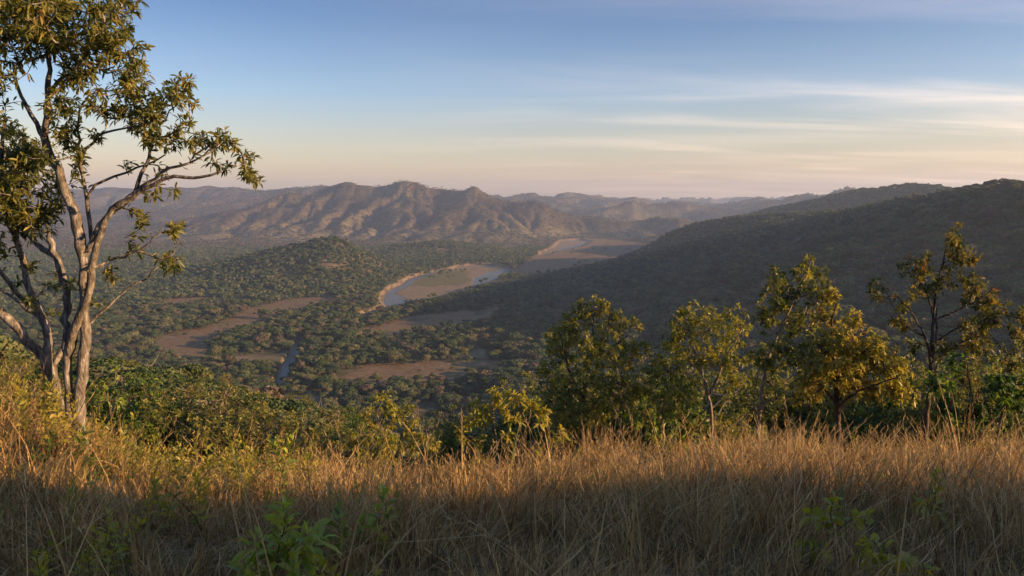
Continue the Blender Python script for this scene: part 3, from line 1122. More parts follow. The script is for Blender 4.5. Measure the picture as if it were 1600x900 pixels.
# ---- the big tree on the left: two clumps of stems rising from the golden grass
YB = 11.6
plant('tree', 'tall pale barked tree with a long leafy branch reaching right over the mountains', 'tree', YB, None, [
    ([(125, 672), (124, 630), (128, 590), (131, 550), (133, 510), (132, 470), (131, 430), (129, 400)], 0.0903, 0.0645, True),
    ([(114, 655), (107, 600), (105, 545), (103, 500), (106, 480), (103, 455), (92, 415), (82, 390), (79, 375)], 0.0645, 0.0499, True),
    ([(79, 375), (70, 355), (58, 340), (50, 325), (40, 300)], 0.0258, 0.0129, False, .3),
    ([(88, 402), (62, 390), (42, 375), (25, 360), (10, 340), (-10, 310), (-30, 260)], 0.0447, 0.0258, False, .5),
    ([(129, 400), (124, 370), (118, 340), (108, 320), (98, 290), (88, 265), (75, 240), (65, 215)], 0.0817, 0.0559, False, 0.05),
    ([(65, 215), (55, 200), (40, 180), (25, 160), (10, 130), (-5, 90)], 0.0413, 0.0189, False, .35),
    ([(65, 215), (70, 205), (75, 175), (78, 140), (80, 110), (80, 80), (72, 50), (60, 25), (50, 0), (42, -40)], 0.0482, 0.0172, False, -.1),
    ([(78, 148), (95, 130), (115, 118), (130, 108), (145, 90), (160, 72), (172, 55)], 0.0301, 0.0120, False, -.3),
    ([(130, 108), (160, 95), (190, 82), (205, 78)], 0.0155, 0.0086, False, .1),
    ([(131, 402), (145, 380), (152, 360), (165, 345), (190, 322), (212, 298), (228, 270), (236, 245), (238, 222), (228, 200)], 0.0499, 0.0155, False, -.1),
    ([(238, 230), (246, 200), (255, 185), (270, 165)], 0.0138, 0.0086, False, .1),
    ([(112, 560), (118, 520), (133, 490), (146, 462), (153, 430), (160, 405), (172, 370), (185, 345), (200, 325), (230, 308), (265, 290), (300, 280), (340, 278), (372, 272)], 0.0731, 0.0155, False, -.7),
    ([(198, 327), (225, 295), (250, 278), (280, 265), (310, 257), (335, 245), (355, 238)], 0.0292, 0.0120, False, -.5),
    ([(142, 385), (140, 370), (135, 345), (128, 310), (122, 285), (112, 262), (106, 230), (107, 200), (105, 170), (112, 150), (120, 140)], 0.0361, 0.0120, False, .4),
    ([(128, 305), (145, 290), (175, 275), (205, 262), (230, 252), (246, 240)], 0.0224, 0.0103, False, .25),
    ([(122, 275), (130, 245), (142, 230), (160, 212), (185, 203), (220, 200), (250, 192)], 0.0258, 0.0103, False, -.2),
    ([(158, 415), (175, 408), (200, 400), (225, 390), (245, 377), (262, 362)], 0.0224, 0.0086, False, -.3),
    ([(138, 512), (150, 495), (175, 470), (195, 455), (220, 435), (245, 415), (262, 400)], 0.0224, 0.0086, False, .2),
], [(60, 25, 50), (110, 30, 45), (150, 35, 28), (165, 28, 22), (182, 60, 30), (197, 75, 26), (212, 82, 14), (215, 108, 15), (140, 75, 36), (90, 60, 40), (30, 60, 40), (170, 110, 30),
    (130, 125, 26), (198, 138, 22), (150, 165, 22), (188, 170, 24), (215, 175, 24), (240, 160, 20), (262, 140, 18), (286, 142, 20), (300, 165, 13), (290, 192, 12), (255, 182, 20), (230, 205, 18),
    (270, 215, 17), (245, 225, 16), (300, 220, 14), (320, 225, 16), (345, 220, 16), (365, 235, 15), (385, 245, 13), (392, 270, 15), (366, 268, 17), (402, 282, 10), (340, 258, 13), (110, 165, 22),
    (92, 190, 20), (105, 212, 20), (130, 235, 13), (155, 215, 11), (195, 258, 7), (250, 268, 9), (118, 265, 15), (100, 250, 18), (265, 355, 15), (282, 358, 12), (270, 405, 15), (281, 416, 11),
    (240, 345, 11), (215, 340, 11), (200, 378, 11), (216, 390, 7), (170, 430, 13), (245, 302, 12), (278, 300, 8), (20, 105, 30), (40, -40, 60), (110, -40, 50), (165, -18, 28), (180, 5, 14), (15, 20, 40), (112, 445, 10), (158, 470, 8)],
      M_LEAF, M_BARK, 11, swell=1.2, k=13, L=.118, W=.033, back=4, per=8, spread=(30, 98), tint=(.45, .17), fine=True, r_tip=.0055, by_limb={0, 1}, deep=.9, droop=.18, flare=1.35)

plant('tree', 'leaning tree with stems slanting left, close beside the tall pale tree', 'tree', YB + .3, None, [
    ([(90, 662), (88, 620), (80, 575), (76, 535), (70, 500)], 0.0860, 0.0602, True),
    ([(80, 590), (72, 560), (50, 530), (20, 492), (-15, 460), (-60, 400), (-90, 330), (-110, 250)], 0.0757, 0.0387, False, -.4),
    ([(70, 500), (50, 470), (35, 430), (22, 390), (8, 350), (-2, 310), (-15, 250), (-10, 180)], 0.0516, 0.0241, False, .3),
    ([(55, 480), (30, 455), (12, 425), (-10, 395), (-35, 350), (-50, 280)], 0.0361, 0.0172, False, -.3),
    ([(68, 514), (40, 490), (0, 470), (-40, 450)], 0.0310, 0.0172, False, .5),
    ([(88, 580), (95, 552), (100, 532), (112, 508)], 0.0430, 0.0301, False, .05),
], [(20, 250, 42), (10, 200, 40), (42, 290, 36), (70, 305, 28), (62, 332, 28), (20, 330, 34), (42, 352, 20), (5, 140, 30), (95, 322, 18), (60, 245, 20), (-40, 150, 50), (-60, 240, 60), (-70, 330, 60), (-110, 200, 60),
    (90, 345, 14), (60, 372, 12), (72, 440, 13), (62, 470, 12), (30, 410, 12), (25, 440, 10), (78, 490, 9), (-20, 390, 30), (10, 300, 30)],
      M_LEAF, M_BARK, 12, swell=1.2, k=11, L=.118, W=.033, back=4, per=8, spread=(30, 98), tint=(.52, .19), fine=True, r_tip=.0055, by_limb={0}, deep=.9, droop=.18, flare=1.4)

# ---- the small trees along the brow on the right
plant('tree', 'bushy olive tree with many forking stems, widest crown beside the dark valley shade', 'tree', 26, None, [
    ([(912, 705), (909, 660), (912, 620), (915, 590), (925, 560), (937, 540)], .10, .05, True),
    ([(912, 622), (890, 580), (880, 540), (872, 515)], .05, .02), ([(935, 545), (950, 510), (955, 478)], .035, .015), ([(925, 560), (960, 540), (985, 525)], .035, .015),
    ([(910, 650), (880, 625), (862, 610)], .03, .012), ([(914, 600), (950, 590), (975, 585)], .03, .012), ([(930, 552), (925, 515), (928, 480)], .03, .012)],
      [(930, 487, 20), (900, 508, 26), (960, 512, 24), (930, 540, 36), (882, 548, 26), (982, 556, 22), (900, 590, 38), (958, 598, 34), (868, 605, 26), (935, 640, 28), (884, 650, 26), (992, 508, 10), (1000, 540, 12),
       (850, 570, 14), (865, 520, 14), (905, 475, 8), (945, 480, 8)],
      M_OLIVE, M_BARK2, 21, swell=1.22, k=32, L=0.15, W=0.062, per=11, tint=(.58, .17), deep=1.0, seg=.3)
plant('tree', 'small yellow tinged tree with a round crown on a thin stem, shortest in the row', 'tree', 25, None, [
    ([(1037, 690), (1036, 645), (1040, 615), (1050, 588)], .06, .03, True), ([(1037, 640), (1020, 610), (1005, 595)], .025, .012), ([(1042, 612), (1062, 595), (1075, 590)], .025, .012)],
      [(1040, 575, 26), (1010, 585, 20), (1070, 592, 20), (1040, 608, 30), (1002, 615, 18), (1075, 620, 16), (1025, 562, 12), (1056, 565, 12)],
      M_YELLOW, M_BARK3, 22, swell=1.22, k=30, L=0.13, W=0.05, per=11, tint=(.62, .18), deep=1.0, seg=.25)
plant('tree', 'slender yellow green tree with a forked trunk and flat topped crown', 'tree', 26, None, [
    ([(1113, 695), (1112, 650), (1105, 615), (1096, 580), (1086, 545), (1079, 520), (1072, 498)], .07, .02, True), ([(1106, 618), (1125, 575), (1140, 540), (1152, 508)], .04, .015),
    ([(1097, 585), (1075, 560), (1060, 545)], .025, .012), ([(1083, 532), (1065, 505), (1052, 490)], .02, .01), ([(1130, 565), (1150, 555), (1165, 545)], .02, .01), ([(1110, 640), (1128, 622), (1140, 605)], .02, .01)],
      [(1080, 500, 24), (1060, 515, 20), (1110, 508, 24), (1145, 498, 20), (1152, 528, 22), (1095, 545, 26), (1130, 558, 24), (1065, 552, 18), (1146, 592, 16), (1072, 488, 10), (1048, 530, 14), (1160, 560, 12)],
      M_YELLOW, M_BARK3, 23, swell=1.22, k=30, L=0.145, W=0.056, per=11, tint=(.52, .17), deep=1.0, seg=.3)
plant('tree', 'pale straight trunked tree with a lopsided pointed crown above its neighbours', 'tree', 24, None, [
    ([(1184, 705), (1186, 660), (1190, 620), (1196, 580), (1206, 545), (1221, 510), (1236, 480), (1247, 455), (1259, 430), (1266, 410)], .085, .015, True),
    ([(1188, 640), (1194, 628), (1203, 618)], .035, .02), ([(1231, 490), (1206, 460), (1190, 440)], .03, .012), ([(1242, 468), (1272, 452), (1288, 432)], .025, .01), ([(1216, 520), (1195, 500), (1182, 492)], .025, .01), ([(1225, 505), (1262, 500), (1280, 480)], .025, .01),
    ([(1185, 650), (1176, 625), (1172, 600)], .02, .012)],
      [(1266, 410, 11), (1250, 426, 15), (1290, 425, 13), (1215, 428, 13), (1203, 440, 13), (1270, 450, 20), (1232, 462, 20), (1200, 472, 20), (1190, 497, 17), (1250, 500, 24), (1215, 532, 28), (1193, 560, 20), (1286, 464, 13),
       (1232, 560, 18)],
      M_OLIVE, M_BARK3, 24, swell=1.22, k=30, L=0.155, W=0.062, per=11, tint=(.45, .2), deep=1.0, seg=.3)
plant('tree', 'round glossy leaved tree on a short dark trunk, broadest crown right of the pale trunk', 'tree', 23, None, [
    ([(1311, 700), (1309, 650), (1307, 625), (1305, 580), (1301, 540), (1300, 500), (1308, 475)], .12, .02, True),
    ([(1308, 632), (1285, 605), (1256, 592), (1240, 598)], .055, .02), ([(1308, 638), (1326, 610), (1352, 590), (1372, 575)], .045, .015), ([(1305, 592), (1340, 552), (1362, 530)], .04, .015), ([(1304, 572), (1272, 545), (1258, 530)], .035, .012),
    ([(1303, 540), (1330, 510), (1338, 495)], .03, .012)],
      [(1310, 468, 14), (1300, 498, 20), (1330, 500, 14), (1290, 530, 28), (1330, 535, 28), (1262, 550, 26), (1360, 540, 18), (1300, 570, 33), (1350, 580, 30), (1390, 568, 24), (1412, 590, 18), (1250, 588, 22), (1400, 610, 18),
       (1330, 608, 20), (1370, 612, 18), (1270, 612, 13), (1240, 622, 11), (1425, 570, 12)],
      M_OLIVE, M_BARK2, 25, swell=1.22, k=34, L=0.15, W=0.066, per=11, tint=(.60, .19), deep=1.0, seg=.3)
plant('tree', 'tallest slender tree with widely spread thin limbs and orange brown leaf tips, far right', 'tree', 21, None, [
    ([(1441, 715), (1448, 650), (1453, 600), (1456, 550), (1458, 500), (1464, 450), (1473, 410), (1481, 375), (1487, 355)], .085, .012, True),
    ([(1452, 600), (1448, 555), (1435, 517), (1416, 490), (1396, 470), (1384, 456)], .045, .012), ([(1456, 570), (1470, 520), (1476, 480), (1478, 450)], .035, .012), ([(1459, 490), (1446, 452), (1430, 430), (1420, 416)], .028, .010),
    ([(1460, 532), (1500, 505), (1540, 495)], .03, .01), ([(1456, 585), (1500, 550), (1552, 543)], .03, .01), ([(1460, 505), (1510, 470), (1532, 442)], .03, .01), ([(1473, 412), (1495, 398), (1515, 402)], .015, .008), ([(1435, 518), (1410, 505), (1396, 497)], .016, .008),
    ([(1454, 610), (1480, 585), (1500, 578)], .02, .01), ([(1470, 418), (1455, 405), (1440, 402)], .012, .007)],
      [(1487, 356, 7), (1470, 380, 16), (1500, 375, 11), (1490, 405, 18), (1458, 410, 13), (1516, 404, 11), (1414, 415, 13), (1430, 426, 11), (1380, 455, 13), (1366, 462, 9), (1395, 470, 13), (1440, 450, 15), (1476, 440, 15),
       (1510, 440, 17), (1530, 460, 20), (1560, 470, 18), (1580, 490, 16), (1540, 495, 20), (1400, 495, 13), (1420, 506, 11), (1500, 500, 14), (1470, 540, 16), (1520, 540, 20), (1560, 545, 20), (1582, 560, 16), (1500, 580, 18),
       (1430, 540, 9), (1545, 515, 18), (1590, 520, 14)],
      M_RUST, M_BARK2, 26, swell=1.25, k=26, L=0.145, W=0.058, per=11, tint=(.34, .22), deep=1.0, seg=.25, r_tip=.0055)
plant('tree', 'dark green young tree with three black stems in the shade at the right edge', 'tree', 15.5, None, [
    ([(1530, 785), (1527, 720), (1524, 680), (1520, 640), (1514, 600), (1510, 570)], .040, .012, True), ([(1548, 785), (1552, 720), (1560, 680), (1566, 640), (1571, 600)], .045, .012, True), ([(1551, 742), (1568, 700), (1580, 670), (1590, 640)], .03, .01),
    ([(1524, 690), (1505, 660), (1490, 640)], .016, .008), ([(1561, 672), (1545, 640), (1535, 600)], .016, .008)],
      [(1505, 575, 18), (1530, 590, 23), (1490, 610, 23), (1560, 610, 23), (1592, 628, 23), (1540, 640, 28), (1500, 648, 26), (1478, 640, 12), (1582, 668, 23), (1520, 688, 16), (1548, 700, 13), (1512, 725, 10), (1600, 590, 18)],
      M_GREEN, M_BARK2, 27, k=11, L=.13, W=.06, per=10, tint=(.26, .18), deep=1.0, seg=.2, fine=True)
plant('sapling', 'broad leaved sapling with pale stem and one branch held out right', 'sapling', 17, None, [
    ([(808, 748), (810, 700), (812, 660), (813, 630)], .028, .012, True), ([(811, 702), (830, 685), (855, 680), (870, 672)], .016, .007), ([(809, 718), (795, 702), (784, 688), (783, 676)], .012, .006), ([(812, 668), (828, 652), (842, 645)], .01, .005),
    ([(813, 640), (800, 622), (790, 612)], .008, .005)],
      [(800, 620, 13), (830, 635, 15), (850, 650, 14), (872, 672, 11), (800, 648, 14), (845, 668, 10), (790, 678, 10), (840, 702, 7), (866, 690, 8), (818, 622, 10), (880, 680, 6)],
      M_YELLOW, M_BARK3, 28, k=11, L=.17, W=.055, per=9, tint=(.78, .15), fine=True, seg=.2, r_tip=.004)
plant('sapling', 'spreading sapling with arching twigs just left of the pale stemmed one', 'sapling', 17.3, None, [
    ([(786, 758), (779, 720), (775, 690), (772, 660), (769, 630)], .022, .009, True), ([(774, 692), (752, 686), (735, 676)], .011, .005), ([(777, 708), (760, 700), (748, 702)], .008, .005), ([(773, 660), (755, 645), (745, 632)], .008, .005)],
      [(770, 622, 16), (758, 650, 18), (735, 665, 15), (724, 690, 11), (750, 690, 14), (750, 716, 12), (785, 640, 12), (742, 632, 10), (720, 668, 8)],
      M_YELLOW, M_BARK3, 29, k=11, L=.17, W=.055, per=9, tint=(.72, .15), fine=True, seg=.2, r_tip=.004)
plant('bush', 'dense round yellow green bush behind the grass, left of the two saplings', 'bush', 21, None, [
    ([(606, 730), (602, 690), (600, 650)], .03, .012, True), ([(614, 730), (625, 690), (640, 660)], .03, .012, True), ([(604, 712), (585, 680), (572, 655)], .02, .01), ([(618, 712), (650, 690), (668, 680)], .02, .01)],
      [(600, 640, 22), (574, 652, 20), (622, 650, 22), (560, 676, 18), (600, 680, 28), (640, 672, 22), (666, 682, 16), (680, 700, 11), (640, 702, 18), (570, 700, 18), (610, 712, 20), (585, 622, 9), (640, 640, 10)],
      M_YELLOW, M_STEM, 30, k=16, L=.13, W=.05, per=10, tint=(.68, .16), seg=.2)

# ------------------------------------------------------------------ bushes and young trees on the slope beyond the brow
def kind(name, cat, seed, hgt, wid, leafm, barkm, stems, n_blob, k_tips, L, W, per, tint, r_tip=.008, bare=False):
    rng = np.random.RandomState(seed)
    sk = Skel()
    for s in range(stems):
        a = 2 * np.pi * (s + rng.rand()) / stems
        sp = (.05 if stems == 1 else .28) * wid
        pts = [np.array([math.cos(a) * .06 * s, math.sin(a) * .06 * s, -.25])]
        for f in (.2, .4, .62, .85):
            pts.append(np.array([math.cos(a) * sp * f, math.sin(a) * sp * f, hgt * f]) + rng.randn(3) * .05 * hgt * np.array([1, 1, .3]))
        sk.line(pts, .035 * hgt / max(1, stems)**.5 * .8, .01, 0, rng, step=.25, start=-1)
        for b in range(3):
            f = .3 + .18 * b
            p0 = np.array([math.cos(a) * sp * f, math.sin(a) * sp * f, hgt * f])
            a2 = rng.rand() * 6.28
            e = p0 + np.array([math.cos(a2) * wid * .38, math.sin(a2) * wid * .38, hgt * (.18 + .15 * rng.rand())])
            sk.line([p0, (p0 + e) / 2 - np.array([0, 0, .04 * hgt]), e], .012 * hgt, .008, 0, rng, step=.25)
    tips = []
    for b in range(n_blob):
        a = rng.rand() * 6.28
        r = wid * .5 * math.sqrt(rng.rand()) * .85
        z = hgt * (.38 + .56 * rng.rand() * (1 - .55 * (r / (wid * .5))**2))
        R_ = wid * (.13 + .08 * rng.rand())
        d = rng.randn(k_tips, 3); d /= np.linalg.norm(d, axis=1)[:, None]
        tips.append(np.array([math.cos(a) * r, math.sin(a) * r, z]) + d * R_ * rng.rand(k_tips, 1)**.5)
    sk.grow(np.concatenate(tips), rng, .3)
    wood = list(sk.wood('trunk' if cat == 'tree' else 'stem', barkm, rng, r_tip, False, 1.2).values())[0]
    if bare:
        sk.tips = [t for t in sk.tips if rng.rand() < .16]
    B, D, LL, WW, T = rosettes(sk, rng, per, L, W, (30, 100), 2, tint)
    return wood, leaf_mesh('crown' if cat == 'tree' else 'foliage', B, D, LL, WW, T, leafm, rng)


KINDS = {
    'young_olive': ('tree', kind('tree', 'tree', 71, 5.6, 4.4, M_OLIVE, M_BARK2, 1, 24, 20, .15, .064, 10, (.48, .18))),
    'young_yellow': ('tree', kind('tree', 'tree', 72, 5.0, 3.8, M_YELLOW, M_BARK3, 1, 22, 20, .145, .058, 10, (.5, .2))),
    'young_open': ('tree', kind('tree', 'tree', 73, 6.2, 3.8, M_OLIVE, M_BARK3, 1, 18, 17, .15, .062, 9, (.55, .2))),
    'bush_olive': ('bush', kind('bush', 'bush', 74, 3.4, 4.2, M_OLIVE, M_BARK2, 3, 24, 20, .14, .06, 10, (.48, .2))),
    'bush_green': ('bush', kind('bush', 'bush', 75, 3.0, 3.4, M_GREEN, M_BARK2, 3, 24, 19, .14, .06, 10, (.42, .18))),
    'bush_rust': ('bush', kind('bush', 'bush', 76, 3.2, 3.6, M_RUST, M_BARK3, 3, 22, 18, .14, .055, 9, (.48, .22))),
    'bush_bare': ('bush', kind('bush', 'bush', 77, 3.8, 3.8, M_RUST, M_BARK3, 3, 16, 9, .16, .06, 6, (.35, .2), .011, True)),
}


def place(kname, x, y, s, label, group=None, rot=None, sz=1.0, rng=np.random):
    cat, (wood, leaf) = KINDS[kname]
    root = empty(cat, (x, y, ground_z(x, y) - .1), label, cat, **({'group': group} if group else {}))
    root.scale = (s, s, s * sz)
    root.rotation_euler = (0, 0, rng.rand() * 6.28 if rot is None else rot)
    link('trunk' if cat == 'tree' else 'stem', wood, root)
    link('crown' if cat == 'tree' else 'foliage', leaf, root)
    return root


rng5 = np.random.RandomState(5)
LBL = {'young_olive': 'dark olive young tree filling the thicket behind the brow', 'young_yellow': 'yellowish young tree in the thicket behind the row of brow trees',
       'young_open': 'thin open crowned tree in the thicket behind the brow', 'bush_olive': 'olive bush on the slope falling away below the grass',
       'bush_green': 'deep green bush on the slope falling away below the grass', 'bush_rust': 'rusty brown bush on the slope falling away below the grass',
       'bush_bare': 'half bare shrub with pale twigs on the slope falling away below the grass'}
GRP = {'young_olive': 'olive trees of the thicket', 'young_yellow': 'yellow trees of the thicket', 'young_open': 'open trees of the thicket', 'bush_olive': 'olive bushes on the falling slope',
       'bush_green': 'green bushes on the falling slope', 'bush_rust': 'rusty bushes on the falling slope', 'bush_bare': 'half bare shrubs on the falling slope'}


HGT = {'young_olive': 5.4, 'young_yellow': 4.8, 'young_open': 6.0, 'bush_olive': 3.3, 'bush_green': 2.9, 'bush_rust': 3.1, 'bush_bare': 3.6}


def put(kname, px, Y, s, label=None, sz=1.0, row=None):
    x = (px - 800) / F * Y
    if row is not None:      # tall enough for its top to show above the grass
        want = at(px, row, Y)[2] - ground_z(x, Y)
        sz = 1.0
        s = float(np.clip(want / HGT[kname], .38, 1.75))
    return place(kname, x, Y, s, label or LBL[kname], None if label else GRP[kname], sz=sz, rng=rng5)


# right-hand thicket: pixel column, distance, kind, size
for i in range(112):
    px = 690 + 940 * ((i * .6180339) % 1.0) + 8 * rng5.randn()
    Y = 27.5 + 22 * rng5.rand()
    if 700 < px < 885:
        Y = 38 + 12 * rng5.rand()
    top = float(np.interp(px, [690, 760, 850, 1000, 1100, 1250, 1400, 1630], [655, 598, 560, 565, 545, 530, 545, 530])) + 95 * rng5.rand()**1.3
    k = ['young_olive', 'young_yellow', 'young_open', 'bush_olive', 'young_olive', 'bush_green'][int(6 * rng5.rand())]
    put(k, px, Y, 1, row=top)
# left slope: a crowd of bushes from the tree to the brow's end
names = ['bush_olive', 'bush_rust', 'bush_green', 'bush_rust', 'bush_olive', 'bush_bare', 'young_olive', 'young_open']
for i in range(230):
    Y = 23 + 92 * (i / 230.0)**1.3 + rng5.rand() * 4
    if Y < 31 and not 130 < -40 + 640 * ((i * .6180339) % 1.0) < 575:
        continue
    px = -40 + 640 * ((i * .6180339) % 1.0) + rng5.randn() * 10
    if px > 560 - (Y - 30) * .1:
        continue
    k = names[int(rng5.rand() * len(names))]
    edge = float(np.interp(px, [-50, 0, 150, 300, 400, 530, 600], [538, 545, 562, 592, 618, 648, 690]))
    near_row = float(np.interp(px, [-50, 100, 200, 330, 450, 600], [600, 610, 622, 648, 668, 700]))
    put(k, px, Y, 1, row=edge + (near_row - edge) * (1 - sstep(24, 90, Y)) + 14 * rng5.randn())
    continue
    put(k, px, Y, (.62 + .5 * rng5.rand()) * (.8 + .35 * sstep(35, 80, Y)) * (.75 if k == 'young_olive' else 1), sz=.85)
put('bush_bare', 245, 30, 1.05, 'pale branched nearly leafless shrub catching light on the left slope right of the big tree', 1.15)
put('bush_green', 318, 25.5, .62, 'dark green bush with glossy leaves in front of the pale leafless shrub')
put('bush_olive', 190, 24, .7, 'leafy olive bush with yellow tips close behind the big tree trunk')
put('bush_rust', 410, 29, .72, 'golden brown bush at the edge of the grass, right of the dark green bush')

# ------------------------------------------------------------------ grass
def grass(name, label):
    rng = np.random.RandomState(9)
    X, Y = [], []
    for y0, y1, den in ((2.6, 6, 900), (6, 9, 680), (9, 14, 520), (14, 20, 420), (20, 27, 330), (27, 36, 120)):
        wd = .95 * y1 + 2.5
        n = int((y1 - y0) * 2 * wd * den)
        X.append((rng.rand(n) - .5) * 2 * wd)
        Y.append(y0 + (y1 - y0) * rng.rand(n))
    X, Y = np.concatenate(X), np.concatenate(Y)
    keep = np.abs(X) < .93 * Y + 2.2
    cl = fbm(X / .55, Y / .55, 3, 81) + .6 * fbm(X / 2.6, Y / 2.6, 2, 82)
    keep &= rng.rand(len(X)) < np.clip(.72 + .5 * cl, .42, 1)
    X, Y, cl = X[keep], Y[keep], cl[keep]
    # blades bunch into tussocks
    X += .16 * fbm(X / .4, Y / .4, 2, 83)
    Y += .16 * fbm(X / .4 + 9, Y / .4, 2, 84)
    n = len(X)
    Z = np.concatenate([terrain(X[i:i + 60000], Y[i:i + 60000])[0] for i in range(0, n, 60000)]) - .03
    tall = np.clip(.42 + .42 * fbm(X / 1.5, Y / 1.5, 3, 85) + .55 * np.clip(fbm(X / 1.3, Y / 1.1, 2, 95), 0, 1) * sstep(8, 14, Y) * (.25 + .75 * sstep(-5, 3, X)) + .08 * sstep(9, 16, Y) - .12 * sstep(-3, -8, X) * sstep(8, 12, Y), .24, 1.15) * (1 - .42 * np.exp(-((X / Y + .065) / .13)**2) * sstep(10, 14, Y))
    tall = np.maximum(tall, .36 * sstep(11, 8, Y))
    tall = tall * np.clip(.95 + .75 * fbm(X / 4.2, Y / 3.0, 2, 96) * sstep(9, 14, Y), .55, 1.25)
    h = tall * (.35 + .85 * rng.rand(n)) * (.62 + .5 * sstep(3, 9, Y))
    # lean: wind drift plus per-tussock and per-blade scatter
    az = 6.283 * rng.rand(n)
    lx = .16 + .55 * fbm(X / .9, Y / .9, 3, 86) + .50 * np.cos(az) * (.35 + rng.rand(n)) + .3 * sstep(3, 7, X) * sstep(11, 6, Y)
    ly = .5 * fbm(X / .9 + 5, Y / .9, 3, 87) + .50 * np.sin(az) * (.35 + rng.rand(n))
    long_ = rng.rand(n) < .010 + .008 * sstep(9, 5, Y)
    h = np.where(long_, .75 + .5 * rng.rand(n), h)
    flat = rng.rand(n) < .13 * sstep(12, 8, Y) + .05
    lx = np.where(flat, lx * 2.6, lx)
    ly = np.where(flat, ly * 2.2, ly)
    wdt = (.0042 + .004 * rng.rand(n)) * (1 + .5 * sstep(8, 20, Y))
    turn = rng.rand(n) * 3.1416
    sx, sy = np.cos(turn) * wdt, np.sin(turn) * wdt
    B = np.stack([X, Y, Z], -1)
    hh = h / np.sqrt(1 + .6 * (lx**2 + ly**2))
    def pt(f, s, bend=1.0):
        q = f**1.7 * bend
        return B + np.stack([lx * h * q + sx * s, ly * h * q + sy * s, hh * (f - .22 * (lx**2 + ly**2) * f**3)], -1)
    V = np.stack([pt(0, -1), pt(0, 1), pt(.4, -.85), pt(.4, .85), pt(.75, -.55), pt(.75, .55), pt(1.0, 0)], 1)
    tint = .46 + .24 * fbm(X / .6, Y / .6, 3, 88) + .20 * rng.randn(n)
    tint = np.clip(tint, .02, .80)
    gr = rng.rand(n) < (.05 + .10 * sstep(.15, .6, fbm(X / 1.9, Y / 1.9, 2, 89)) + .10 * sstep(-2.5, -6, X))
    tint = np.where(gr, .88 + .12 * rng.rand(n), tint)
    T = np.repeat(tint, 7)
    o = np.arange(n)[:, None] * 7
    q = np.concatenate([np.array([0, 1, 3, 2])[None] + o, np.array([2, 3, 5, 4])[None] + o])
    t = np.array([4, 5, 6])[None] + o
    Vs, Qs, Ts3, TT = [V.reshape(-1, 3)], [q], [t], [T]
    k = n * 7
    # feathery seed heads on the taller stalks
    hd = np.where((h > .42) & (long_ | (rng.rand(n) < .45)) & ~gr & (Y > 3.8))[0]
    tip, mid = pt(1.0, 0)[hd], pt(.72, 0)[hd]
    ax = tip - mid
    m = len(hd)
    for s in range(7):
        f = s / 7.0
        c = mid + ax * (.25 + f * 1.05)
        a = rng.rand(m) * 6.283
        out = np.stack([np.cos(a), np.sin(a), .3 + 0 * a], -1)
        d = ax * (.34 - .12 * f) + out * (.020 + .012 * rng.rand(m))[:, None]
        w_ = np.stack([-np.sin(a), np.cos(a), 0 * a], -1) * (.0035 + .0015 * sstep(8, 20, Y[hd]))[:, None]
        VV = np.stack([c, c + d * .5 - w_, c + d, c + d * .5 + w_], 1)
        Vs.append(VV.reshape(-1, 3))
        Qs.append(np.arange(m * 4).reshape(m, 4) + k)
        TT.append(np.repeat(np.clip(tint[hd] + .16, 0, .82), 4))
        k += m * 4
    me = build_mesh(name, np.concatenate(Vs), [np.concatenate(Qs), np.concatenate(Ts3)], [M_BLADE], {'tint': np.concatenate(TT)}, smooth=False)
    print('grass', n, m)
    return link(name, me, kind='stuff', label=label, category='grass')


grass('grass', 'tall dry golden grass with feathery heads covering the brow')


# ------------------------------------------------------------------ leafy weeds among the grass
def weed_arrays(x, y, z, h, lean, nl, L, rng, arrs, tint, tufted=.0):
    """Adds one upright leafy stem: returns stem points; leaves go in arrs."""
    f = np.linspace(0, 1, 7)
    st = np.stack([x + lean[0] * h * f**1.6, y + lean[1] * h * f**1.6, z + h * f], -1)
    fl = np.clip(.22 + .78 * (np.arange(nl) + rng.rand(nl) * .6) / nl, 0, 1)**(1 - tufted * .5)
    p = np.stack([np.interp(fl, f, st[:, i]) for i in range(3)], -1)
    a = np.arange(nl) * 2.4 + rng.rand() * 6
    el = np.radians(18 + 50 * fl**2 + 10 * rng.randn(nl))
    d = np.stack([np.cos(a) * np.cos(el), np.sin(a) * np.cos(el), np.sin(el)], -1)
    LL = L * (.65 + .5 * rng.rand(nl)) * (1.05 - .45 * fl)
    arrs.append((p, d, LL, tint + .12 * rng.randn(nl)))
    return st


def tube(st, r0, r1, S=5):
    m = len(st)
    r = np.linspace(r0, r1, m)[:, None, None]
    ang = np.arange(S) * 2 * np.pi / S
    V = st[:, None, :] + np.stack([np.cos(ang), np.sin(ang), 0 * ang], -1)[None] * r
    g = np.arange(m * S).reshape(m, S)
    g2 = np.roll(g, -1, 1)
    return V.reshape(-1, 3), np.stack([g[:-1], g2[:-1], g2[1:], g[1:]], -1).reshape(-1, 4)


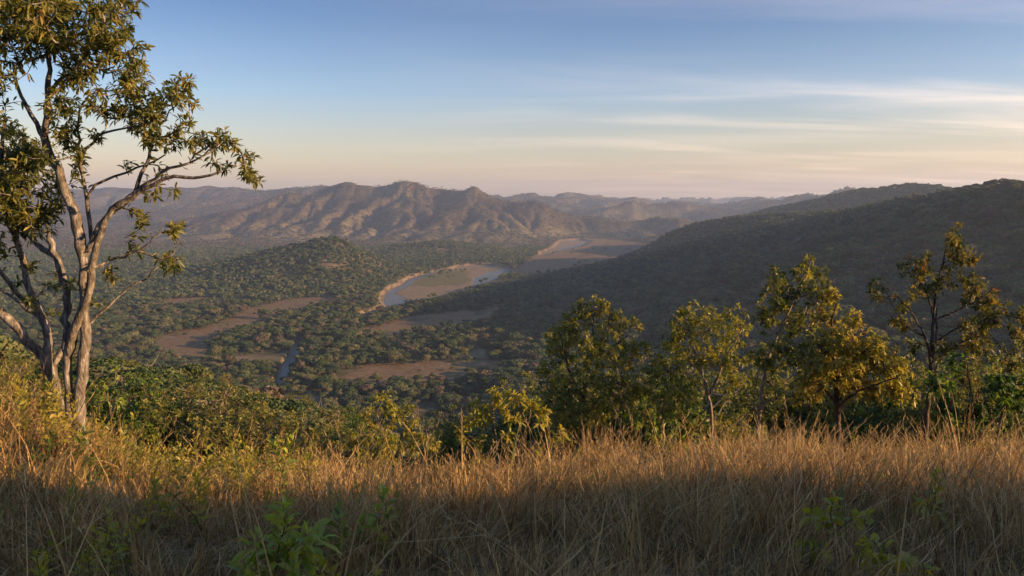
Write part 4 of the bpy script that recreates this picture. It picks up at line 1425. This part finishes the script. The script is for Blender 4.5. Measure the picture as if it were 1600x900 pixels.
def undergrowth():
    rng = np.random.RandomState(33)
    arrs, SV, SQ, k = [], [], [], 0
    spots = []
    for i in range(800):
        px, Y = rng.rand() * 540 - 30, 9.5 + 15 * rng.rand()
        if px > 480 and rng.rand() < .6: continue
        spots.append((px, Y, .45 + .5 * rng.rand()))
    for i in range(260):
        spots.append((540 + rng.rand() * 1060, 15 + 13 * rng.rand(), .45 + .8 * rng.rand()**1.5))
    for i in range(110):
        spots.append((rng.rand() * 620, 4.6 + 4.2 * rng.rand(), .28 + .3 * rng.rand()))
    for px, Y, h in spots:
        x = (px - 800) / F * Y
        if fbm(np.array([x / 2.5]), np.array([Y / 2.5]), 2, 91)[0] < -.15: continue
        z = ground_z(x, Y)
        st = weed_arrays(x, Y, z, h, rng.randn(2) * .18, int(12 + 14 * h), .11 + .07 * rng.rand(), rng, arrs, .42 + .4 * rng.rand())
        v, q = tube(st, .004, .002, 4)
        SV.append(v); SQ.append(q + k); k += len(v)
    P, D, LL, T = [np.concatenate([a[i] for a in arrs]) for i in range(4)]
    me = leaf_mesh('undergrowth', P, D, LL, LL * .36, T, M_YELLOW, rng, droop=.2)
    o = link('undergrowth', me, kind='stuff', label='yellow green leafy weeds mixed into the golden grass', category='weeds')
    s = link('stems', build_mesh('stems', np.concatenate(SV), [np.concatenate(SQ)], [M_STEM]), o)


undergrowth()


def weed(name, label, paths, Y, L, W, nl, leafm, tint, seed, r=.006, from_f=.25, el=(15, 60), cat='plant', fine=True):
    """A traced plant: each path is pixels from base to top; leaves along it from a fraction upward."""
    rng = np.random.RandomState(seed)
    SV, SQ, k, A = [], [], 0, []
    org = None
    for pi, path in enumerate(paths):
        pts = np.array([at(px, py, Y) + np.array([0, .10 * rng.randn() * (q > 0) * .6, 0]) for q, (px, py) in enumerate(path)])
        if pi == 0:
            org = pts[0].copy()
            gz = ground_z(org[0], org[1])
            if gz < org[2]:
                pts = np.vstack([[org[0], org[1], gz - .03], pts])
                org = pts[0].copy()
        u = np.linspace(0, 1, len(pts))
        uu = np.linspace(0, 1, 12)
        st = np.stack([pchip(u, pts[:, i], uu) for i in range(3)], -1)
        v, q = tube(st - org, r, r * .4)
        SV.append(v); SQ.append(q + k); k += len(v)
        n = nl if pi == 0 else max(4, int(nl * .6))
        fl = from_f + (1 - from_f) * (np.arange(n) + .6 * rng.rand(n)) / n
        fl = np.clip(fl if pi == 0 else .15 + .85 * (fl - from_f) / (1 - from_f), 0, 1)
        p = np.stack([np.interp(fl, uu, st[:, i]) for i in range(3)], -1)
        ax = np.stack([np.interp(fl, uu, np.gradient(st[:, i])) for i in range(3)], -1)
        ax /= np.linalg.norm(ax, axis=1)[:, None]
        a_ = np.cross(ax, [.2, 1., .1]); a_ /= np.linalg.norm(a_, axis=1)[:, None]
        b_ = np.cross(ax, a_)
        ph = np.arange(n) * 2.4 + rng.rand() * 6
        e = np.radians(el[0] + (el[1] - el[0]) * fl**2 + 8 * rng.randn(n))
        d = ax * np.sin(e)[:, None] + (a_ * np.cos(ph)[:, None] + b_ * np.sin(ph)[:, None]) * np.cos(e)[:, None]
        A.append((p - org, d, L * (.6 + .5 * rng.rand(n)), tint + .13 * rng.randn(n)))
    root = empty(name, org, label, cat)
    link('stem', build_mesh('stem', np.concatenate(SV), [np.concatenate(SQ)], [M_STEM]), root)
    P, D, LL, T = [np.concatenate([a[i] for a in A]) for i in range(4)]
    link('foliage', leaf_mesh('foliage', P, D, LL, LL * W, T, leafm, rng, fine, .22), root)
    return root


weed('weed', 'tall leafy weed standing up from shade into light, its yellow tip against the bushes', [[(420, 850), (428, 800), (437, 750), (448, 712), (456, 682)], [(440, 738), (430, 712), (428, 695)]], 9.2, .17, .34, 30, M_GREEN, .72, 101, .008)
weed('weed', 'two stemmed yellow lit weed left of the tall leafy weed', [[(408, 775), (412, 735), (418, 700), (422, 680)], [(409, 770), (398, 735), (392, 698)]], 11.5, .15, .36, 22, M_YELLOW, .55, 102)
weed('weed', 'small yellow lit weed, farther left beside dry grass', [[(352, 785), (355, 745), (358, 705), (357, 680)]], 12, .14, .36, 20, M_YELLOW, .55, 103)
weed('weed', 'big clump of long bright green leaves at the bottom, nearest plant in the grass', [[(430, 930), (433, 885), (438, 850), (442, 825), (440, 790)], [(434, 880), (460, 850), (490, 825)], [(434, 885), (412, 862), (395, 855)], [(436, 880), (470, 868), (505, 842)], [(434, 890), (390, 890), (362, 915)]], 5.3, .20, .30, 34, M_GREEN, .85, 104, .007, .3, (12, 45))
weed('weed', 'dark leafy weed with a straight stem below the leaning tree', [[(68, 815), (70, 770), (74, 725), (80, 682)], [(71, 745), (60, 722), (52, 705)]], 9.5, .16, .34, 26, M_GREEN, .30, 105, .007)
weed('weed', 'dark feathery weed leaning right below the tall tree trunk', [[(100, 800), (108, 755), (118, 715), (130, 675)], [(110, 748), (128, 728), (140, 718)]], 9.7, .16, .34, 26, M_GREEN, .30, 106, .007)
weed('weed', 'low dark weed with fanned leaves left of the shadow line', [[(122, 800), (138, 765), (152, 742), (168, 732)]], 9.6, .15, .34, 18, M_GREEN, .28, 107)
weed('weed', 'lanky broad leaved weed with leaves only near its top, centre of the shaded grass', [[(625, 905), (612, 850), (602, 805), (596, 775)], [(606, 830), (588, 808), (580, 800)]], 6.4, .15, .42, 12, M_GREEN, .65, 108, .006, .55)
weed('weed', 'soft green weed patch between the bright clump and the lanky weed', [[(545, 905), (540, 860), (532, 825), (528, 800)], [(541, 868), (560, 838), (566, 815)], [(541, 875), (520, 850), (508, 838)]], 6.2, .14, .40, 15, M_GREEN, .55, 109, .006, .3)
weed('weed', 'arching spray of bright yellow green leaves at the bottom right', [[(1300, 905), (1340, 855), (1368, 850), (1400, 870), (1432, 888), (1462, 902)], [(1335, 868), (1365, 872), (1392, 890)]], 5.6, .115, .6, 34, M_YELLOW, .8, 110, .005, .35, (5, 40))
weed('weed', 'thin stemmed weed with scattered lime leaves, above the arching spray', [[(1316, 905), (1310, 850), (1305, 815), (1302, 775)], [(1308, 840), (1282, 815), (1262, 805)], [(1307, 830), (1335, 808), (1350, 800)], [(1309, 855), (1272, 855), (1244, 848)]], 6.3, .125, .6, 20, M_YELLOW, .7, 111, .005, .4, (5, 50))
weed('weed', 'dark thin weed with a tuft of lime leaves, right of the scattered lime one', [[(1476, 905), (1468, 840), (1464, 780), (1464, 735)], [(1466, 800), (1445, 788), (1432, 782)]], 7.6, .14, .5, 20, M_YELLOW, .65, 112, .006, .5, (5, 50))
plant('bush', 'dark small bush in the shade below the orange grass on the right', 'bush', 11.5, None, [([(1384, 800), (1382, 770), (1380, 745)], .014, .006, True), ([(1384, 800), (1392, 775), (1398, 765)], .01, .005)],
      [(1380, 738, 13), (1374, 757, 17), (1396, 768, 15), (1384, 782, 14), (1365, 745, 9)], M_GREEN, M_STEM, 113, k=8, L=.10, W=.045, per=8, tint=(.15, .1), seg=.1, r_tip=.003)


def seed_head(label, path, Y, seed, n=46, sp=.045):
    rng = np.random.RandomState(seed)
    pts = np.array([at(px, py, Y) for px, py in path])
    org = pts[0].copy()
    org[2] = min(org[2], ground_z(org[0], org[1]) - .02)
    pts = np.vstack([[org], pts])
    u, uu = np.linspace(0, 1, len(pts)), np.linspace(0, 1, 20)
    st = np.stack([pchip(u, pts[:, i], uu) for i in range(3)], -1) - org
    root = empty('grass_stalk', org, label, 'grass stalk')
    v, q = tube(st, .0035, .0015, 5)
    link('stem', build_mesh('stem', v, [q], [M_BLADE], {'tint': np.full(len(v), .66)}), root)
    fl = .72 + .28 * rng.rand(n)
    p = np.stack([np.interp(fl, uu, st[:, i]) for i in range(3)], -1)
    ax = st[-1] - st[-5]; ax /= np.linalg.norm(ax)
    d = ax + .38 * rng.randn(n, 3)
    link('seed_head', leaf_mesh('seed_head', p, d, sp * (.7 + .6 * rng.rand(n)), .007 * (.7 + .6 * rng.rand(n)), .68 + .1 * rng.randn(n), M_BLADE, rng, False, .1), root)


seed_head('golden seed head on a bent stalk leaning right, brightest at the bottom of the grass', [(262, 925), (300, 898), (338, 862), (378, 838)], 4.9, 121)
seed_head('upright orange grass stalk near the bottom left corner', [(150, 925), (145, 880), (138, 835), (128, 806)], 5.2, 122, 20, .035)
seed_head('arching pale stalk bending right near the bottom left', [(100, 925), (140, 890), (185, 868), (215, 860)], 5.0, 123, 18, .03)

# ------------------------------------------------------------------ world, sun, haze, camera
w = bpy.data.worlds.new('World')
sc.world = w
w.use_nodes = True
N, L = w.node_tree.nodes, w.node_tree.links
N.clear()
wo = N.new('ShaderNodeOutputWorld')
bg = N.new('ShaderNodeBackground')
bg.inputs[1].default_value = .15
sky = N.new('ShaderNodeTexSky')
sky.sky_type = 'NISHITA'
sky.sun_disc = False
sky.sun_elevation = SUN_EL
sky.sun_rotation = SUN_AZ
sky.altitude = 300
sky.air_density = 1.0
sky.dust_density = 1.6
sky.ozone_density = 3.0
# thin cirrus: streaks of noise on a plane high above the valley
tc = N.new('ShaderNodeTexCoord')
sx = N.new('ShaderNodeSeparateXYZ')
L.new(tc.outputs['Generated'], sx.inputs[0])
def wm(op, a, b=None, clamp=False):
    n = N.new('ShaderNodeMath'); n.operation = op; n.use_clamp = clamp
    for i, v in enumerate((a, b)):
        if v is None: continue
        if isinstance(v, (int, float)): n.inputs[i].default_value = v
        else: L.new(v, n.inputs[i])
    return n.outputs[0]
zz = wm('ADD', wm('MAXIMUM', sx.outputs[2], 0.0), .06)
cx, cy = wm('DIVIDE', sx.outputs[0], zz), wm('DIVIDE', sx.outputs[1], zz)
cb = N.new('ShaderNodeCombineXYZ')
L.new(cx, cb.inputs[0]); L.new(cy, cb.inputs[1])
mp = N.new('ShaderNodeMapping')
mp.inputs['Rotation'].default_value = (0, 0, rad(-24))
mp.inputs['Scale'].default_value = (.34, 1.0, 1)
L.new(cb.outputs[0], mp.inputs[0])
n1 = N.new('ShaderNodeTexNoise')
n1.inputs['Scale'].default_value = 1.1
n1.inputs['Detail'].default_value = 6
n1.inputs['Roughness'].default_value = .52
n1.inputs['Distortion'].default_value = .6
L.new(mp.outputs[0], n1.inputs['Vector'])
mr = N.new('ShaderNodeMapRange'); mr.interpolation_type = 'SMOOTHSTEP'
mr.inputs[1].default_value, mr.inputs[2].default_value = .38, 1.02
L.new(n1.outputs[0], mr.inputs[0])
# cirrus thickens towards the sun's side of the sky
side = N.new('ShaderNodeMapRange'); side.interpolation_type = 'SMOOTHSTEP'
side.inputs[1].default_value, side.inputs[2].default_value = -.25, .55
side.inputs[3].default_value, side.inputs[4].default_value = .05, 1
L.new(sx.outputs[0], side.inputs[0])
lowc = N.new('ShaderNodeMapRange')
lowc.inputs[1].default_value, lowc.inputs[2].default_value = .31, .09
L.new(sx.outputs[2], lowc.inputs[0])
cf = wm('MULTIPLY', wm('MULTIPLY', mr.outputs[0], side.outputs[0]), wm('MULTIPLY', lowc.outputs[0], .95), True)
cm = N.new('ShaderNodeMix'); cm.data_type = 'RGBA'
L.new(wm('MULTIPLY', cf, .7), cm.inputs[0])
# dusty rose near the horizon; unseen sky overhead brightened to lift ambient light
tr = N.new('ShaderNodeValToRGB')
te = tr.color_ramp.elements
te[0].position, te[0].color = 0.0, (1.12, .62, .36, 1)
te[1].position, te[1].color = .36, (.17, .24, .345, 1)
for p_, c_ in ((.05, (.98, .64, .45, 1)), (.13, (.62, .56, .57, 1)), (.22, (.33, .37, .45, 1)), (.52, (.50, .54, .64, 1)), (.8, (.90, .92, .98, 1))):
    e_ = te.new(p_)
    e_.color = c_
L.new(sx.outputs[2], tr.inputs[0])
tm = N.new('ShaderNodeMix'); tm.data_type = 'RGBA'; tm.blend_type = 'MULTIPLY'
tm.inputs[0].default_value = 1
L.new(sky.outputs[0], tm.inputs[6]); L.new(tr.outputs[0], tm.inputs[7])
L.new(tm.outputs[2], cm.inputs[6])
cr = N.new('ShaderNodeValToRGB')
ce = cr.color_ramp.elements
ce[0].position, ce[0].color = .02, (7.4, 4.9, 3.2, 1)
ce[1].position, ce[1].color = .30, (6.0, 5.4, 5.2, 1)
L.new(sx.outputs[2], cr.inputs[0])
L.new(cr.outputs[0], cm.inputs[7])
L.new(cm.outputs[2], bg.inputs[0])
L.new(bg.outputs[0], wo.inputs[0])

sd = bpy.data.lights.new('sun', 'SUN')
sd.energy = 5.0
sd.angle = rad(.5)
sd.color = (1.0, .64, .32)
so = bpy.data.objects.new('sun', sd)
COL.objects.link(so)
from mathutils import Vector
sdir = Vector((math.sin(SUN_AZ) * math.cos(SUN_EL), math.cos(SUN_AZ) * math.cos(SUN_EL), math.sin(SUN_EL)))
so.rotation_euler = sdir.to_track_quat('Z', 'Y').to_euler()
so.location = (30, 0, H + 60)

hm, N, L = new_mat('valley haze')
out = N.new('ShaderNodeOutputMaterial')
pv = N.new('ShaderNodeVolumePrincipled')
pv.inputs['Color'].default_value = (.58, .73, 1.0, 1)
pv.inputs['Density'].default_value = 8.2e-5
pv.inputs['Anisotropy'].default_value = .2
L.new(pv.outputs[0], out.inputs['Volume'])
hv = [(x, y, z) for z in (-2.0, 520.0) for y in (-14600, 14600) for x in (-14600, 14600)]
me = bpy.data.meshes.new('haze')
me.from_pydata(hv, [], [(0, 2, 3, 1), (4, 5, 7, 6), (0, 1, 5, 4), (1, 3, 7, 5), (3, 2, 6, 7), (2, 0, 4, 6)])
me.materials.append(hm)
link('haze', me, kind='stuff', label='pale evening haze filling the valley air', category='haze')

cd = bpy.data.cameras.new('camera')
cd.sensor_width = 36
cd.lens = 36 * F / 1600
cd.clip_start = .05
cd.clip_end = 60000
co = bpy.data.objects.new('camera', cd)
COL.objects.link(co)
co.location = EYE
co.rotation_euler = (rad(90) - PITCH, 0, 0)
sc.camera = co

sc.view_settings.view_transform = 'Standard'
sc.view_settings.look = 'None'
sc.view_settings.exposure = 1.25
sc.view_settings.gamma = 1
sc.view_settings.use_curve_mapping = False
cy_ = sc.cycles
cy_.use_denoising = True
cy_.denoiser = 'OPENIMAGEDENOISE'
cy_.max_bounces = 5
cy_.diffuse_bounces = 3
cy_.glossy_bounces = 2
cy_.transmission_bounces = 3
cy_.volume_bounces = 0
cy_.transparent_max_bounces = 4
cy_.caustics_reflective = False
cy_.caustics_refractive = False
cy_.sample_clamp_indirect = 6
cy_.use_adaptive_sampling = True
cy_.adaptive_threshold = .02
